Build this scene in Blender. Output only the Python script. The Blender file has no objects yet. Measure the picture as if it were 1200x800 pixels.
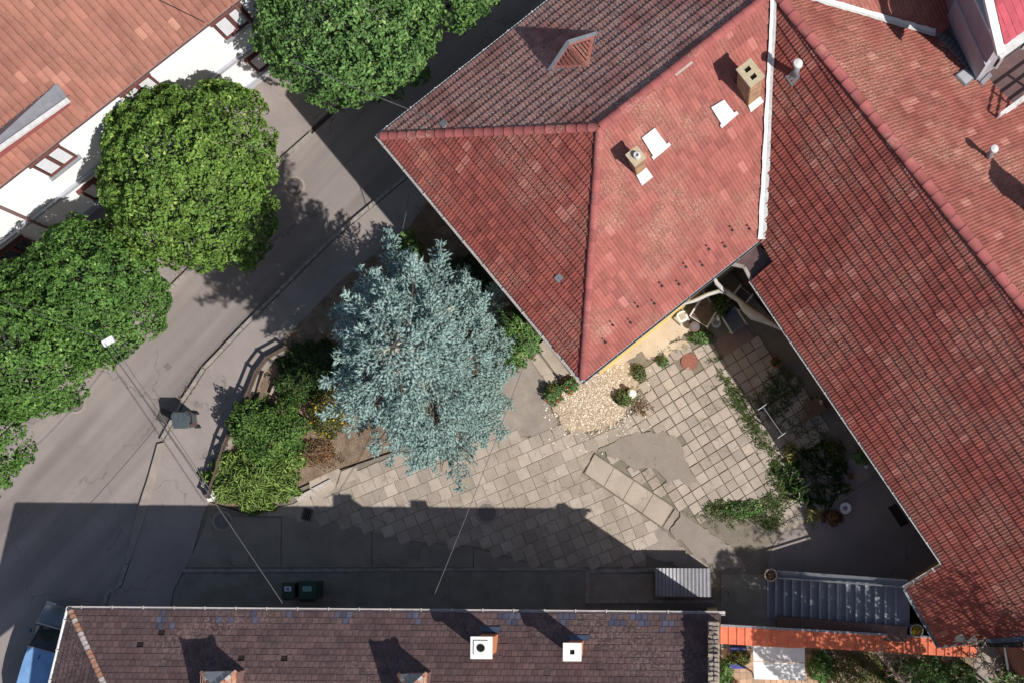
import bpy, bmesh, math, random
import numpy as np
from mathutils import Vector, Matrix
random.seed(7); rng = np.random.default_rng(7)
SC = bpy.context.scene
COL = SC.collection
# ---------------------------------------------------------------- camera (a drone 45 m above the yard, looking straight down)
H, S, CX, CY = 45.0, 35.0, 820.0, 600.0
cam = bpy.data.cameras.new("camera"); co = bpy.data.objects.new("camera", cam); COL.objects.link(co)
co.location = (0, 0, H); cam.sensor_width = 36; cam.lens = 36 * S * H / 1200
cam.shift_x = (600 - CX) / 1200; cam.shift_y = (CY - 400) / 1200
cam.clip_start = 0.5; cam.clip_end = 2000; SC.camera = co
SC.render.resolution_x = 1024; SC.render.resolution_y = 682
# ---------------------------------------------------------------- light
SUN = Vector((.563, -.385, .731)).normalized()
w = bpy.data.worlds.new("World"); SC.world = w; w.use_nodes = True
nt = w.node_tree; bg = nt.nodes["Background"]; sk = nt.nodes.new("ShaderNodeTexSky")
sk.sky_type = 'NISHITA'; sk.sun_disc = False; sk.sun_elevation = math.asin(SUN.z)
sk.sun_rotation = math.atan2(SUN.x, SUN.y)
nt.links.new(sk.outputs[0], bg.inputs[0]); bg.inputs[1].default_value = 0.085
sl = bpy.data.lights.new("sun", 'SUN'); sl.energy = 4.6; sl.angle = math.radians(.5); sl.color = (1, .955, .9)
so = bpy.data.objects.new("sun", sl); COL.objects.link(so); so.rotation_euler = SUN.to_track_quat('Z', 'Y').to_euler()
SC.view_settings.view_transform = 'Standard'; SC.view_settings.look = 'None'
SC.view_settings.exposure = 0.24; SC.view_settings.gamma = 1
SC.cycles.max_bounces = 5

# ---------------------------------------------------------------- measuring: photo position at a height -> place in metres
def P(px, py, z=0.0):
    k = (H - z) / (S * H); return Vector(((px - CX) * k, (CY - py) * k, z))
def plane3(a, b, c):
    n = (b - a).cross(c - a).normalized()
    if n.z < 0: n = -n
    return (a, n)
def R(px, py, pl, lift=0.0):
    o = Vector((0, 0, H)); d = Vector(((px - CX) / (S * H), (CY - py) / (S * H), -1.0))
    t = (pl[0] - o).dot(pl[1]) / d.dot(pl[1]); return o + d * t + pl[1] * lift
def inpoly(x, y, poly):
    c = False; n = len(poly); j = n - 1
    for i in range(n):
        xi, yi = poly[i][0], poly[i][1]; xj, yj = poly[j][0], poly[j][1]
        if (yi > y) != (yj > y) and x < (xj - xi) * (y - yi) / (yj - yi) + xi: c = not c
        j = i
    return c
# ---------------------------------------------------------------- objects
def tag(o, label=None, cat=None, group=None, kind=None):
    if label: o['label'] = label
    if cat: o['category'] = cat
    if group: o['group'] = group
    if kind: o['kind'] = kind
    return o
def wloc(o):
    v = Vector((0, 0, 0))
    while o is not None: v = v + o.location; o = o.parent
    return v
def empty(name, loc, label, cat, group=None):
    o = bpy.data.objects.new(name, None); COL.objects.link(o); o.location = loc; o.empty_display_size = .3
    return tag(o, label, cat, group)
class MB:
    def __init__(s): s.v = []; s.f = []; s.t = []; s.m = []
    def add(s, vs, fs, tint=.5, mi=0):
        b = len(s.v); s.v += [tuple(v) for v in vs]
        for f in fs: s.f.append([i + b for i in f]); s.t.append(tint); s.m.append(mi)
        return s
    def prism(s, bot, top, tint=.5, mi=0):
        n = len(bot); vs = list(bot) + list(top)
        a = sum((bot[i].x * bot[(i + 1) % n].y - bot[(i + 1) % n].x * bot[i].y) for i in range(n))
        fs = [[i, (i + 1) % n, n + (i + 1) % n, n + i] for i in range(n)] + [list(range(n))[::-1], [n + i for i in range(n)]]
        if a < 0: fs = [f[::-1] for f in fs]
        return s.add(vs, fs, tint, mi)
    def box(s, c, size, M=None, tint=.5, mi=0, taper=0):
        x, y, z = size[0] / 2, size[1] / 2, size[2] / 2; k = 1 - taper; c = Vector(c)
        vs = [Vector(p) for p in ((-x, -y, -z), (x, -y, -z), (x, y, -z), (-x, y, -z), (-x * k, -y * k, z), (x * k, -y * k, z), (x * k, y * k, z), (-x * k, y * k, z))]
        if M is not None: vs = [M @ v for v in vs]
        return s.add([v + c for v in vs], [[0, 3, 2, 1], [4, 5, 6, 7], [0, 1, 5, 4], [1, 2, 6, 5], [2, 3, 7, 6], [3, 0, 4, 7]], tint, mi)
    def bar(s, a, b, wd, ht, tint=.5, mi=0, up=Vector((0, 0, 1))):
        a = Vector(a); b = Vector(b); d = (b - a).normalized(); sd = d.cross(up)
        sd = sd.normalized() if sd.length > 1e-4 else Vector((1, 0, 0)); u = sd.cross(d)
        vs = [p + sd * (i * wd / 2) + u * (j * ht / 2) for p in (a, b) for i, j in ((-1, -1), (1, -1), (1, 1), (-1, 1))]
        return s.add(vs, [[0, 1, 2, 3], [7, 6, 5, 4], [0, 4, 5, 1], [1, 5, 6, 2], [2, 6, 7, 3], [3, 7, 4, 0]], tint, mi)
    def tube(s, path, rad, seg=8, tint=.5, mi=0, cap=True):
        path = [Vector(p) for p in path]; n = len(path)
        if not hasattr(rad, '__len__'): rad = [rad] * n
        vs = []; fs = []
        for i, p in enumerate(path):
            d = (path[min(i + 1, n - 1)] - path[max(i - 1, 0)]).normalized()
            a = d.cross(Vector((0, 0, 1)) if abs(d.z) < .95 else Vector((1, 0, 0))).normalized(); b = d.cross(a)
            for k in range(seg):
                t = 2 * math.pi * k / seg; vs.append(p + (a * math.cos(t) + b * math.sin(t)) * rad[i])
        for i in range(n - 1):
            for k in range(seg):
                fs.append([i * seg + k, i * seg + (k + 1) % seg, (i + 1) * seg + (k + 1) % seg, (i + 1) * seg + k])
        if cap: fs += [list(range(seg)), [(n - 1) * seg + k for k in range(seg)][::-1]]
        return s.add(vs, fs, tint, mi)
    def lathe(s, c, prof, seg=20, tint=.5, mi=0):
        c = Vector(c); vs = []; fs = []
        for r, z in prof:
            for k in range(seg):
                t = 2 * math.pi * k / seg; vs.append(c + Vector((r * math.cos(t), r * math.sin(t), z)))
        for i in range(len(prof) - 1):
            for k in range(seg): fs.append([i * seg + k, i * seg + (k + 1) % seg, (i + 1) * seg + (k + 1) % seg, (i + 1) * seg + k])
        fs.append([(len(prof) - 1) * seg + k for k in range(seg)])
        return s.add(vs, fs, tint, mi)
    def build(s, name, mat, parent=None, smooth=False, kind=None):
        me = bpy.data.meshes.new(name); off = wloc(parent) if parent else Vector((0, 0, 0))
        me.from_pydata([(v[0] - off.x, v[1] - off.y, v[2] - off.z) for v in s.v], [], s.f)
        at = me.attributes.new("tint", 'FLOAT', 'FACE'); at.data.foreach_set("value", s.t)
        for m in (mat if isinstance(mat, (list, tuple)) else [mat]): me.materials.append(m)
        me.polygons.foreach_set("material_index", s.m)
        if smooth: me.polygons.foreach_set("use_smooth", [True] * len(s.f))
        bm = bmesh.new(); bm.from_mesh(me); bmesh.ops.recalc_face_normals(bm, faces=bm.faces); bm.to_mesh(me); bm.free()
        o = bpy.data.objects.new(name, me); COL.objects.link(o)
        if parent: o.parent = parent
        if kind: o['kind'] = kind
        return o
def np_mesh(name, V, F, tint, mat, parent=None, kind=None):
    me = bpy.data.meshes.new(name); off = wloc(parent) if parent else Vector((0, 0, 0))
    V = V - np.array(off); n = F.shape[1]
    me.vertices.add(len(V)); me.vertices.foreach_set("co", V.astype(np.float32).ravel())
    me.loops.add(F.size); me.loops.foreach_set("vertex_index", F.astype(np.int32).ravel())
    me.polygons.add(len(F)); me.polygons.foreach_set("loop_start", np.arange(0, F.size, n, dtype=np.int32))
    me.update(calc_edges=True)
    at = me.attributes.new("tint", 'FLOAT', 'FACE'); at.data.foreach_set("value", tint.astype(np.float32))
    me.materials.append(mat); o = bpy.data.objects.new(name, me); COL.objects.link(o)
    if parent: o.parent = parent
    if kind: o['kind'] = kind
    return o
def inst(name, me, M, parent=None):
    o = bpy.data.objects.new(name, me); COL.objects.link(o)
    if parent: o.parent = parent; M = Matrix.Translation(-wloc(parent)) @ M
    o.matrix_local = M; return o
def copy_tree(o, parent=None):
    c = o.copy(); COL.objects.link(c); c.parent = parent
    for ch in [x for x in bpy.data.objects if x.parent == o]: copy_tree(ch, c)
    return c
# ---------------------------------------------------------------- materials
MATS = {}
def mat(name, c1, c2=None, scale=3.0, rough=.85, bump=0.0, bscale=40.0, tintamt=0.0, single=False, lichen=None, licol=(.42, .36, .25),
        metal=0.0, transl=0.0, streak=None, speck=0.0, spec=.3, tintcol=None, stain=None, bdist=.01, crack=None):
    m = bpy.data.materials.new(name); m.use_nodes = True; nt = m.node_tree; N = nt.nodes; L = nt.links
    p = N["Principled BSDF"]; p.inputs["Roughness"].default_value = rough; p.inputs["Metallic"].default_value = metal
    p.inputs["Specular IOR Level"].default_value = spec
    geo = N.new("ShaderNodeNewGeometry"); pos = geo.outputs["Position"]
    def noise(sc, det=4, vec=None, rough_=.6):
        n = N.new("ShaderNodeTexNoise"); n.inputs["Scale"].default_value = sc; n.inputs["Detail"].default_value = det; n.inputs["Roughness"].default_value = rough_
        L.new(vec or pos, n.inputs["Vector"]); return n.outputs["Fac"]
    def ramp(f, a, b):
        r = N.new("ShaderNodeMapRange"); r.inputs["From Min"].default_value = a; r.inputs["From Max"].default_value = b; L.new(f, r.inputs["Value"]); return r.outputs[0]
    def mix(f, a, b, mode='MIX'):
        x = N.new("ShaderNodeMix"); x.data_type = 'RGBA'; x.blend_type = mode
        if isinstance(f, float): x.inputs[0].default_value = f
        else: L.new(f, x.inputs[0])
        for i, c in ((6, a), (7, b)):
            if isinstance(c, tuple): x.inputs[i].default_value = (*c, 1)
            else: L.new(c, x.inputs[i])
        return x.outputs[2]
    def mth(op, a, b):
        x = N.new("ShaderNodeMath"); x.operation = op
        for i, c in ((0, a), (1, b)):
            if isinstance(c, (int, float)): x.inputs[i].default_value = c
            else: L.new(c, x.inputs[i])
        return x.outputs[0]
    c2 = c2 or tuple(x * .8 for x in c1)
    col = mix(ramp(noise(scale), .35, .65), c1, c2)
    if tintamt or tintcol:
        if single: oi = N.new("ShaderNodeObjectInfo"); t = oi.outputs["Random"]
        else: a = N.new("ShaderNodeAttribute"); a.attribute_name = "tint"; t = a.outputs["Fac"]
        if tintcol: col = mix(ramp(t, tintcol[1], tintcol[2]), col, tintcol[0])
        v = mth('ADD', mth('MULTIPLY', t, 2 * tintamt), 1 - tintamt)
        cc = N.new("ShaderNodeCombineColor"); [L.new(v, cc.inputs[i]) for i in range(3)]
        col = mix(1.0, col, cc.outputs[0], 'MULTIPLY')
    if lichen:
        big = ramp(noise(lichen[1], 3), lichen[2], lichen[2] + .16); fine = ramp(noise(lichen[3] if len(lichen) > 3 else 22, 2), .5, .58)
        col = mix(mth('MULTIPLY', mth('MULTIPLY', big, fine), lichen[0]), col, licol)
    if speck:
        col = mix(mth('MULTIPLY', ramp(noise(60, 2), .57, .66), speck), col, tuple(min(1, x * 1.9 + .05) for x in c1))
        col = mix(mth('MULTIPLY', ramp(noise(45, 2), .45, .34), speck), col, tuple(x * .35 for x in c1))
    if streak:   # wear along a direction (image-free): angle, amount, scale
        mp = N.new("ShaderNodeMapping"); mp.inputs["Rotation"].default_value = (0, 0, -streak[0])
        m2 = N.new("ShaderNodeMapping"); m2.inputs["Scale"].default_value = (.04, streak[2], 1); L.new(pos, mp.inputs["Vector"]); L.new(mp.outputs[0], m2.inputs["Vector"]); mp = m2; sf = ramp(noise(1.0, 3, mp.outputs[0]), .38, .62)
        col = mix(mth('MULTIPLY', sf, streak[1]), col, tuple(x * .55 for x in c1))
    if stain:
        col = mix(mth('MULTIPLY', ramp(noise(stain[1], 5), .52, .68), stain[0]), col, stain[2])
    if crack:
        vo = N.new("ShaderNodeTexVoronoi"); vo.feature = 'DISTANCE_TO_EDGE'; vo.inputs["Scale"].default_value = crack[1]
        wv_ = N.new("ShaderNodeVectorMath"); wv_.operation = 'MULTIPLY_ADD'; nz = N.new("ShaderNodeTexNoise"); nz.inputs["Scale"].default_value = 2.3; nz.inputs["Detail"].default_value = 6; L.new(pos, nz.inputs["Vector"])
        L.new(nz.outputs["Color"], wv_.inputs[0]); wv_.inputs[1].default_value = (.9, .9, 0); L.new(pos, wv_.inputs[2]); L.new(wv_.outputs[0], vo.inputs["Vector"])
        ck = mth('MULTIPLY', ramp(vo.outputs["Distance"], crack[2], crack[2] * .3), ramp(noise(.45, 3), .48, .56)); col = mix(mth('MULTIPLY', ck, crack[0]), col, tuple(x * .35 for x in c1))
    L.new(col, p.inputs["Base Color"])
    if bump:
        b = N.new("ShaderNodeBump"); b.inputs["Strength"].default_value = bump; b.inputs["Distance"].default_value = bdist
        L.new(noise(bscale, 4), b.inputs["Height"]); L.new(b.outputs[0], p.inputs["Normal"])
    if transl:
        tr = N.new("ShaderNodeBsdfTranslucent"); L.new(col, tr.inputs[0]); ms = N.new("ShaderNodeMixShader"); ms.inputs[0].default_value = transl
        L.new(p.outputs[0], ms.inputs[1]); L.new(tr.outputs[0], ms.inputs[2]); L.new(ms.outputs[0], N["Material Output"].inputs[0])
    MATS[name] = m; return m
def tilemats(name, **k): return mat(name, **k), mat(name + "_loose", single=True, **k)
M = MATS
mat("asphalt", (.295, .255, .238), (.245, .213, .20), scale=.7, bump=.4, bscale=60, streak=(math.radians(47), .85, .8), speck=.25, stain=(.45, .35, (.31, .27, .25)), crack=(.55, .35, .012))
mat("asphalt_walk", (.29, .25, .233), (.25, .215, .202), scale=.9, bump=.4, bscale=60, speck=.22, stain=(.4, .5, (.19, .165, .155)), crack=(.5, .4, .012))
mat("asphalt_patch", (.235, .20, .168), (.27, .23, .195), scale=3, bump=.6, bscale=40, speck=.3)
mat("kerb", (.33, .30, .27), (.22, .2, .18), scale=5, bump=.4, tintamt=.25)
mat("earth", (.20, .16, .12), (.10, .085, .06), scale=1.2, bump=1, bscale=20, speck=.3)
mat("soil", (.16, .11, .075), (.27, .2, .14), scale=3, bump=1, bscale=15, speck=.5, bdist=.05)
mat("joint", (.22, .185, .15), (.17, .15, .115), scale=2.5, bump=.8, stain=(.4, .9, (.13, .125, .08)), speck=.3)
mat("joint_sand", (.32, .27, .215), (.26, .22, .175), scale=2.5, bump=.6, stain=(.5, .8, (.24, .2, .155)), speck=.25, crack=(.4, 1.1, .02))
pk = dict(c1=(.395, .335, .282), c2=(.325, .275, .23), scale=1.6, bump=.35, bscale=35, tintamt=.17, speck=.22, stain=(.6, .8, (.30, .25, .19)), crack=(.5, 1.1, .02))
tilemats("paver", **pk)
mat("concrete", (.42, .355, .29), (.35, .295, .24), scale=1.3, bump=.35, speck=.2, stain=(.6, 1.2, (.27, .22, .18)), tintamt=.12, crack=(.6, .8, .015))
mat("concrete_dark", (.26, .22, .19), (.33, .28, .24), scale=2, bump=.5, speck=.3, stain=(.5, 1.5, (.2, .165, .14)))
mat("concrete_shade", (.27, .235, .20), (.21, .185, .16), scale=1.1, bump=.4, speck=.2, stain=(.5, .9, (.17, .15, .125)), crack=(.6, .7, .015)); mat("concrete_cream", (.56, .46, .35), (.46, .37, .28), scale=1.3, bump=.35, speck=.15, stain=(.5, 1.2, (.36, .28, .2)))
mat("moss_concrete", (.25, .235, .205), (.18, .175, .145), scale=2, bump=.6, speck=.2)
mat("pebble", (.45, .355, .25), (.37, .29, .205), scale=14, tintamt=.35, bump=.2, tintcol=((.6, .55, .48), .6, 1))
TR = dict(tintcol=((.29, .115, .09), .95, 1), c1=(.268, .072, .056), c2=(.205, .054, .043), scale=3, bump=.25, bscale=30, rough=.8)
tse = tilemats("tile_smooth", tintcol=((.365, .14, .12), .97, 1), c1=(.32, .104, .084), c2=(.262, .082, .067), scale=4, rough=.75, bump=.25, tintamt=.17, lichen=(.55, .55, .5, 30), speck=.3)
tsw = tilemats("tile_red", tintamt=.22, licol=(.33, .24, .18), lichen=(.6, .55, .47, 24), speck=.22, **TR)
tnw = tilemats("tile_brown", c1=(.34, .16, .135), c2=(.27, .12, .105), scale=3, bump=.25, tintamt=.25, lichen=(.85, .6, .36, 24), licol=(.5, .40, .34))
tne = tilemats("tile_orange", tintcol=((.36, .16, .125), .94, 1), c1=(.29, .095, .075), c2=(.235, .075, .06), scale=3, bump=.2, tintamt=.18, lichen=(.55, .5, .44, 26), licol=(.45, .32, .22), speck=.2)
tlf = tilemats("tile_salmon", tintcol=((.37, .18, .13), .93, 1), c1=(.335, .145, .105), c2=(.235, .10, .075), scale=.9, bump=.2, tintamt=.14, lichen=(.5, .4, .42, 16), licol=(.30, .16, .11))
tbt = tilemats("tile_flat", c1=(.135, .082, .078), c2=(.09, .06, .06), scale=2.6, bump=.3, tintamt=.2, lichen=(.5, .6, .46, 14), licol=(.26, .19, .16), rough=.65, stain=(.5, .7, (.09, .055, .058)))
mat("tile_slate_blue", (.075, .08, .12), (.10, .09, .12), scale=6, tintamt=.3, rough=.5)
mat("tile_magenta", (.42, .075, .10), (.36, .065, .085), scale=5, tintamt=.12, bump=.2)
mat("ridge_tile", (.33, .10, .09), (.27, .08, .075), scale=6, bump=.2, tintamt=.15, single=True, lichen=(.5, .8, .52, 18))
mat("ridge_white", (.55, .50, .47), (.4, .33, .3), scale=12, bump=.3)
mat("ridge_rust", (.36, .12, .06), (.42, .3, .22), scale=9, bump=.3)
mat("coping_tile", (.60, .16, .085), (.5, .13, .07), scale=4, bump=.2, tintamt=.1, single=True, stain=(.4, 2, (.33, .10, .06)))
mat("underlay", (.16, .055, .048)); mat("underlay_dark", (.03, .02, .02)); mat("white_metal", (.66, .65, .63), (.52, .51, .49), scale=8, rough=.5, bump=.3, bscale=14, stain=(.35, 3, (.45, .42, .38)))
mat("gutter_light", (.52, .48, .46), (.42, .38, .36), scale=4, rough=.5, metal=.2)
mat("gutter_grey", (.30, .31, .33), (.24, .25, .27), scale=4, rough=.45, metal=.4)
mat("gutter_brown", (.22, .13, .12), (.17, .10, .09), scale=4, rough=.5)
mat("white_plaster", (.88, .88, .90), (.82, .82, .84), scale=1.4, bump=.2, stain=(.12, 1, (.6, .6, .58)))
mat("yellow_plaster", (.72, .55, .22), (.62, .46, .18), scale=1.4, bump=.2)
mat("ochre_plaster", (.45, .27, .14), (.36, .2, .1), scale=2, bump=.2)
mat("grey_plaster", (.36, .33, .35), (.31, .28, .31), scale=1.5, bump=.2, stain=(.5, 1.3, (.27, .24, .28)))
mat("red_plaster", (.22, .08, .06), (.15, .06, .05), scale=2, bump=.3)
mat("cornice", (.42, .43, .46), (.36, .37, .4)); mat("brown_wood", (.16, .06, .05), (.11, .04, .035), scale=20)
mat("glass_dark", (.03, .035, .045), rough=.08, spec=.6); mat("blind", (.72, .72, .74), (.65, .65, .68), scale=6, rough=.5)
mat("brown_sheet", (.12, .07, .068), (.10, .06, .058), scale=2, rough=.5, stain=(.3, 6, (.2, .14, .13)))
mat("zinc", (.36, .38, .40), (.28, .30, .32), scale=3, rough=.45, metal=.35, bump=.1, stain=(.4, 3, (.5, .5, .5)))
mat("corrugated", (.30, .30, .32), (.25, .25, .27), scale=3, rough=.55, metal=.2, stain=(.3, 4, (.42, .42, .42)))
mat("blue_metal", (.10, .13, .2), rough=.4, metal=.3)
mat("brick", (.42, .27, .15), (.34, .2, .12), scale=9, bump=.5, tintamt=.25); mat("mortar", (.6, .5, .38), (.5, .4, .3), scale=9, bump=.4)
mat("cap_concrete", (.5, .40, .26), (.38, .32, .22), scale=12, bump=.6, speck=.4); mat("cap_white", (.80, .77, .72), (.7, .66, .6), scale=8, bump=.2)
mat("orange_brick", (.62, .25, .11), (.5, .2, .1), scale=6, bump=.4); mat("black", (.006, .006, .006))
mat("bark", (.13, .095, .07), (.08, .06, .045), scale=12, bump=1, bscale=20, bdist=.03); mat("branch_pale", (.34, .26, .2), (.24, .18, .14), scale=12, bump=.5)
def leafm(n, c, c2, t=.3, **k): return mat(n, c, c2, scale=1.6, rough=.6, tintamt=t, transl=.22, spec=.35, **k)
leafm("leaf_bright", (.16, .27, .05), (.115, .21, .036), .5, tintcol=((.28, .33, .09), .9, 1)); leafm("leaf_deep", (.115, .225, .045), (.08, .175, .035), .5, tintcol=((.2, .29, .08), .92, 1))
leafm("leaf_mid", (.135, .25, .07), (.095, .195, .05), .5, tintcol=((.24, .32, .12), .93, 1)); leafm("leaf_laurel", (.125, .215, .045), (.07, .145, .03), .5)
leafm("leaf_blade", (.23, .33, .085), (.16, .25, .055), .45); leafm("leaf_dark", (.05, .105, .022), (.035, .07, .016), .4)
leafm("leaf_olive", (.12, .13, .03), (.08, .10, .025), .4); leafm("weed", (.10, .16, .035), (.14, .17, .06), .4)
leafm("needle_blue", (.29, .395, .365), (.19, .285, .262), .58, tintcol=((.33, .31, .25), .86, 1.0))
leafm("petal_yellow", (.7, .5, .03), (.6, .45, .03)); leafm("petal_red", (.6, .02, .015), (.5, .03, .02)); leafm("petal_pink", (.7, .3, .22), (.6, .22, .18))
leafm("leaf_yellowish", (.35, .33, .1), (.25, .25, .07)); leafm("leaf_rust", (.25, .12, .06), (.2, .14, .07))
mat("manhole_iron", (.20, .175, .165), (.15, .13, .12), scale=20, bump=.8, rough=.6); mat("manhole_red", (.30, .12, .085), (.24, .1, .075), scale=9, bump=.5, speck=.2)
mat("patio_slab", (.24, .17, .145), (.2, .14, .12), scale=2, bump=.3, speck=.2); mat("grate_iron", (.09, .08, .07), (.06, .05, .045), rough=.6); mat("rust_stone", (.24, .19, .08), (.10, .09, .04), scale=14, bump=.6)
mat("bin_grey", (.085, .105, .115), (.055, .07, .08), scale=14, rough=.35, bump=.2); mat("bin_green", (.035, .075, .05), (.03, .06, .04), rough=.4)
mat("plastic_black", (.02, .02, .02), rough=.4); mat("label_white", (.75, .78, .8)); mat("label_blue", (.06, .2, .5)); mat("label_teal", (.3, .6, .6))
mat("chair_brown", (.17, .115, .10), (.13, .09, .08), scale=14); mat("chair_frame", (.55, .52, .5), (.45, .42, .4)); mat("chair_blue", (.13, .17, .26)); mat("chair_dark", (.05, .05, .055))
mat("stool_white", (.72, .72, .7), (.6, .6, .58), rough=.4); mat("table_glass", (.16, .17, .17), rough=.15, spec=.6)
mat("sail", (.55, .53, .49), (.45, .43, .4), scale=5, rough=.8, bump=.2, transl=.15); mat("awning_white", (.84, .84, .82), (.76, .76, .74), scale=3, rough=.7, bump=.15, transl=.1)
mat("wood", (.20, .13, .09), (.13, .085, .06), scale=14, bump=.3); mat("wood_dark", (.12, .085, .065), (.08, .055, .045), scale=14, bump=.3); mat("edge_stone", (.5, .45, .4), (.38, .34, .3), scale=10, bump=.4); mat("wood_pale", (.42, .35, .29), (.32, .26, .22), scale=14, bump=.3)
mat("pipe", (.26, .27, .28), rough=.4, metal=.3); mat("wire", (.12, .12, .12), rough=.5); mat("wire_dark", (.03, .03, .03))
mat("stair", (.20, .215, .26), (.17, .185, .225), scale=3, bump=.2, rough=.6); mat("rubble", (.30, .25, .2), (.16, .13, .11), scale=8, bump=.8, tintamt=.4)
mat("clay_pot", (.45, .38, .3), (.35, .28, .22), scale=8, bump=.3); mat("clay", (.4, .16, .09), (.3, .12, .07)); mat("blue_planter", (.07, .08, .28))
mat("car_paint", (.20, .22, .25), rough=.25, metal=.3, spec=.6); mat("car_roof", (.20, .36, .62), rough=.3, spec=.5); mat("tyre", (.02, .02, .02)); mat("lamp_glass", (.7, .72, .72), rough=.3)  # grey car's roof: sky reflection put into a blue base colour
mat("stone_white", (.8, .78, .74), (.7, .68, .62), scale=14, bump=.3); mat("grass", (.07, .11, .03), (.05, .08, .02), scale=5, tintamt=.4); mat("rim", (.4, .4, .42), metal=.7, rough=.3)
tilemats("patio_brick", c1=(.5, .33, .22), c2=(.42, .27, .18), scale=4, tintamt=.25, bump=.3)

# ---------------------------------------------------------------- foliage helpers
def leaves(name, C, Nrm, size, mt, parent=None, tint=None, aspect=.55, fold=.18, kind='stuff', jitter=.7, aim=None):
    n = len(C); Nr = Nrm + rng.normal(0, jitter, (n, 3)); Nr /= np.linalg.norm(Nr, axis=1)[:, None] + 1e-9
    d = rng.normal(0, 1, (n, 3)) if aim is None else aim + rng.normal(0, .35, (n, 3))
    d -= (d * Nr).sum(1)[:, None] * Nr; d /= np.linalg.norm(d, axis=1)[:, None] + 1e-9
    s = np.cross(Nr, d); L = (size * rng.uniform(.65, 1.3, n))[:, None]
    V = np.stack([C - d * L * .5, C + s * L * aspect * .5 + Nr * L * fold, C + d * L * .5, C - s * L * aspect * .5 + Nr * L * fold], 1).reshape(-1, 3)
    b = np.arange(n)[:, None] * 4; F = np.concatenate([b + [0, 1, 2], b + [0, 2, 3]], 1).reshape(-1, 3)
    t = rng.uniform(0, 1, n) if tint is None else tint
    return np_mesh(name, V, F, np.repeat(t, 2), mt, parent, kind)
def crown_pts(c, rad, n, clumps=130, cr=.36, seed=0, flat=1.0, deep=.25):
    """points on a lumpy crown: clumps spread over an ellipsoid shell, leaves on the clumps, a second layer deeper inside"""
    g = np.random.default_rng(seed); c = np.array(c); rad = np.array(rad)
    D = g.normal(0, 1, (clumps * 3, 3)); D /= np.linalg.norm(D, axis=1)[:, None]; D = D[D[:, 2] > -.35][:clumps]
    def amp(D): return 1 + .06 * np.sin(D[:, 0] * 2.3 + seed * 1.7) * np.sin(D[:, 1] * 2.9 + seed) + .10 * np.sin(D[:, 0] * 4.1 + seed) * np.cos(D[:, 1] * 3.7 + seed * 2) + .04 * np.sin(D[:, 0] * 11 + seed) * np.sin(D[:, 1] * 9 + D[:, 2] * 7)
    K = D * rad * (amp(D) + g.uniform(-.05, .04, len(D)))[:, None]
    n1 = int(n * .68); k = g.integers(0, len(D), n1); u = g.normal(0, 1, (n1, 3)) + D[k] * 1.2; u /= np.linalg.norm(u, axis=1)[:, None]
    crr = cr * g.uniform(.6, 1.2, len(D)); pts = K[k] + u * crr[k][:, None] * g.uniform(.7, 1.05, n1)[:, None]
    nr = u * .5 + D[k]; ti = np.clip(.5 + .2 * np.sin(k * 12.9898) + g.uniform(-.35, .35, n1), 0, 1)
    n2 = n - n1; E = g.normal(0, 1, (n2 * 2, 3)); E /= np.linalg.norm(E, axis=1)[:, None]; E = E[E[:, 2] > -.4][:n2]
    p2 = E * rad * (amp(E) * g.uniform(.84, 1.02, len(E)))[:, None]
    pts = np.concatenate([pts, p2]); nr = np.concatenate([nr, E]); nr /= np.linalg.norm(nr, axis=1)[:, None]
    pg = np.concatenate([D[k], E]); Q = g.normal(0, 1, (34, 3)); Q[:, 2] = abs(Q[:, 2]); Q /= np.linalg.norm(Q, axis=1)[:, None]; un = pts / rad; un /= np.linalg.norm(un, axis=1)[:, None]
    keep = ((un @ Q.T) < np.cos(g.uniform(.03, .085, 34))).all(1); pts, nr = pts[keep], nr[keep]; ti = np.concatenate([ti, g.uniform(.1, .8, len(E))])[keep]
    n3 = n // 5; G = g.normal(0, 1, (n3, 3)); G[:, 2] = abs(G[:, 2]); G /= np.linalg.norm(G, axis=1)[:, None]; p3 = G * rad * g.uniform(.62, .86, (n3, 1))
    pts = np.concatenate([pts, p3]); nr = np.concatenate([nr, G * .5 + [0, 0, .8]])
    return pts + c, nr, np.concatenate([ti, g.uniform(0, .4, n3)])
def tree(name, label, base, top, rad, n, mt, size, seed, clumps=150, cr=.36, group=None, cat='tree', trunk_r=.14, cz=None, tilt=(0, 0)):
    t = empty(name, base, label, cat, group); cz = cz or top - rad[2]
    cc = Vector((base.x + tilt[0], base.y + tilt[1], cz))
    mb = MB(); mb.tube([base, base.lerp(cc, .45) + Vector((.05, .03, 0)), cc - Vector((0, 0, rad[2] * .3))], [trunk_r * 1.3, trunk_r, trunk_r * .7])
    g = random.Random(seed)
    for i in range(9):
        a = i * 2.4; st = base.lerp(cc, .5 + .05 * i); e = cc + Vector((math.cos(a) * rad[0] * .7, math.sin(a) * rad[1] * .7, g.uniform(-.3, .5) * rad[2]))
        mb.tube([st, st.lerp(e, .5) + Vector((0, 0, -.15)), e], [trunk_r * .5, trunk_r * .35, .02], 6)
    mb.build('trunk', M['bark'], t, True)
    p, nr, ti = crown_pts(cc, rad, n, clumps, cr, seed)
    leaves('crown', p, nr, size, M[mt], t, ti); return t
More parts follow.
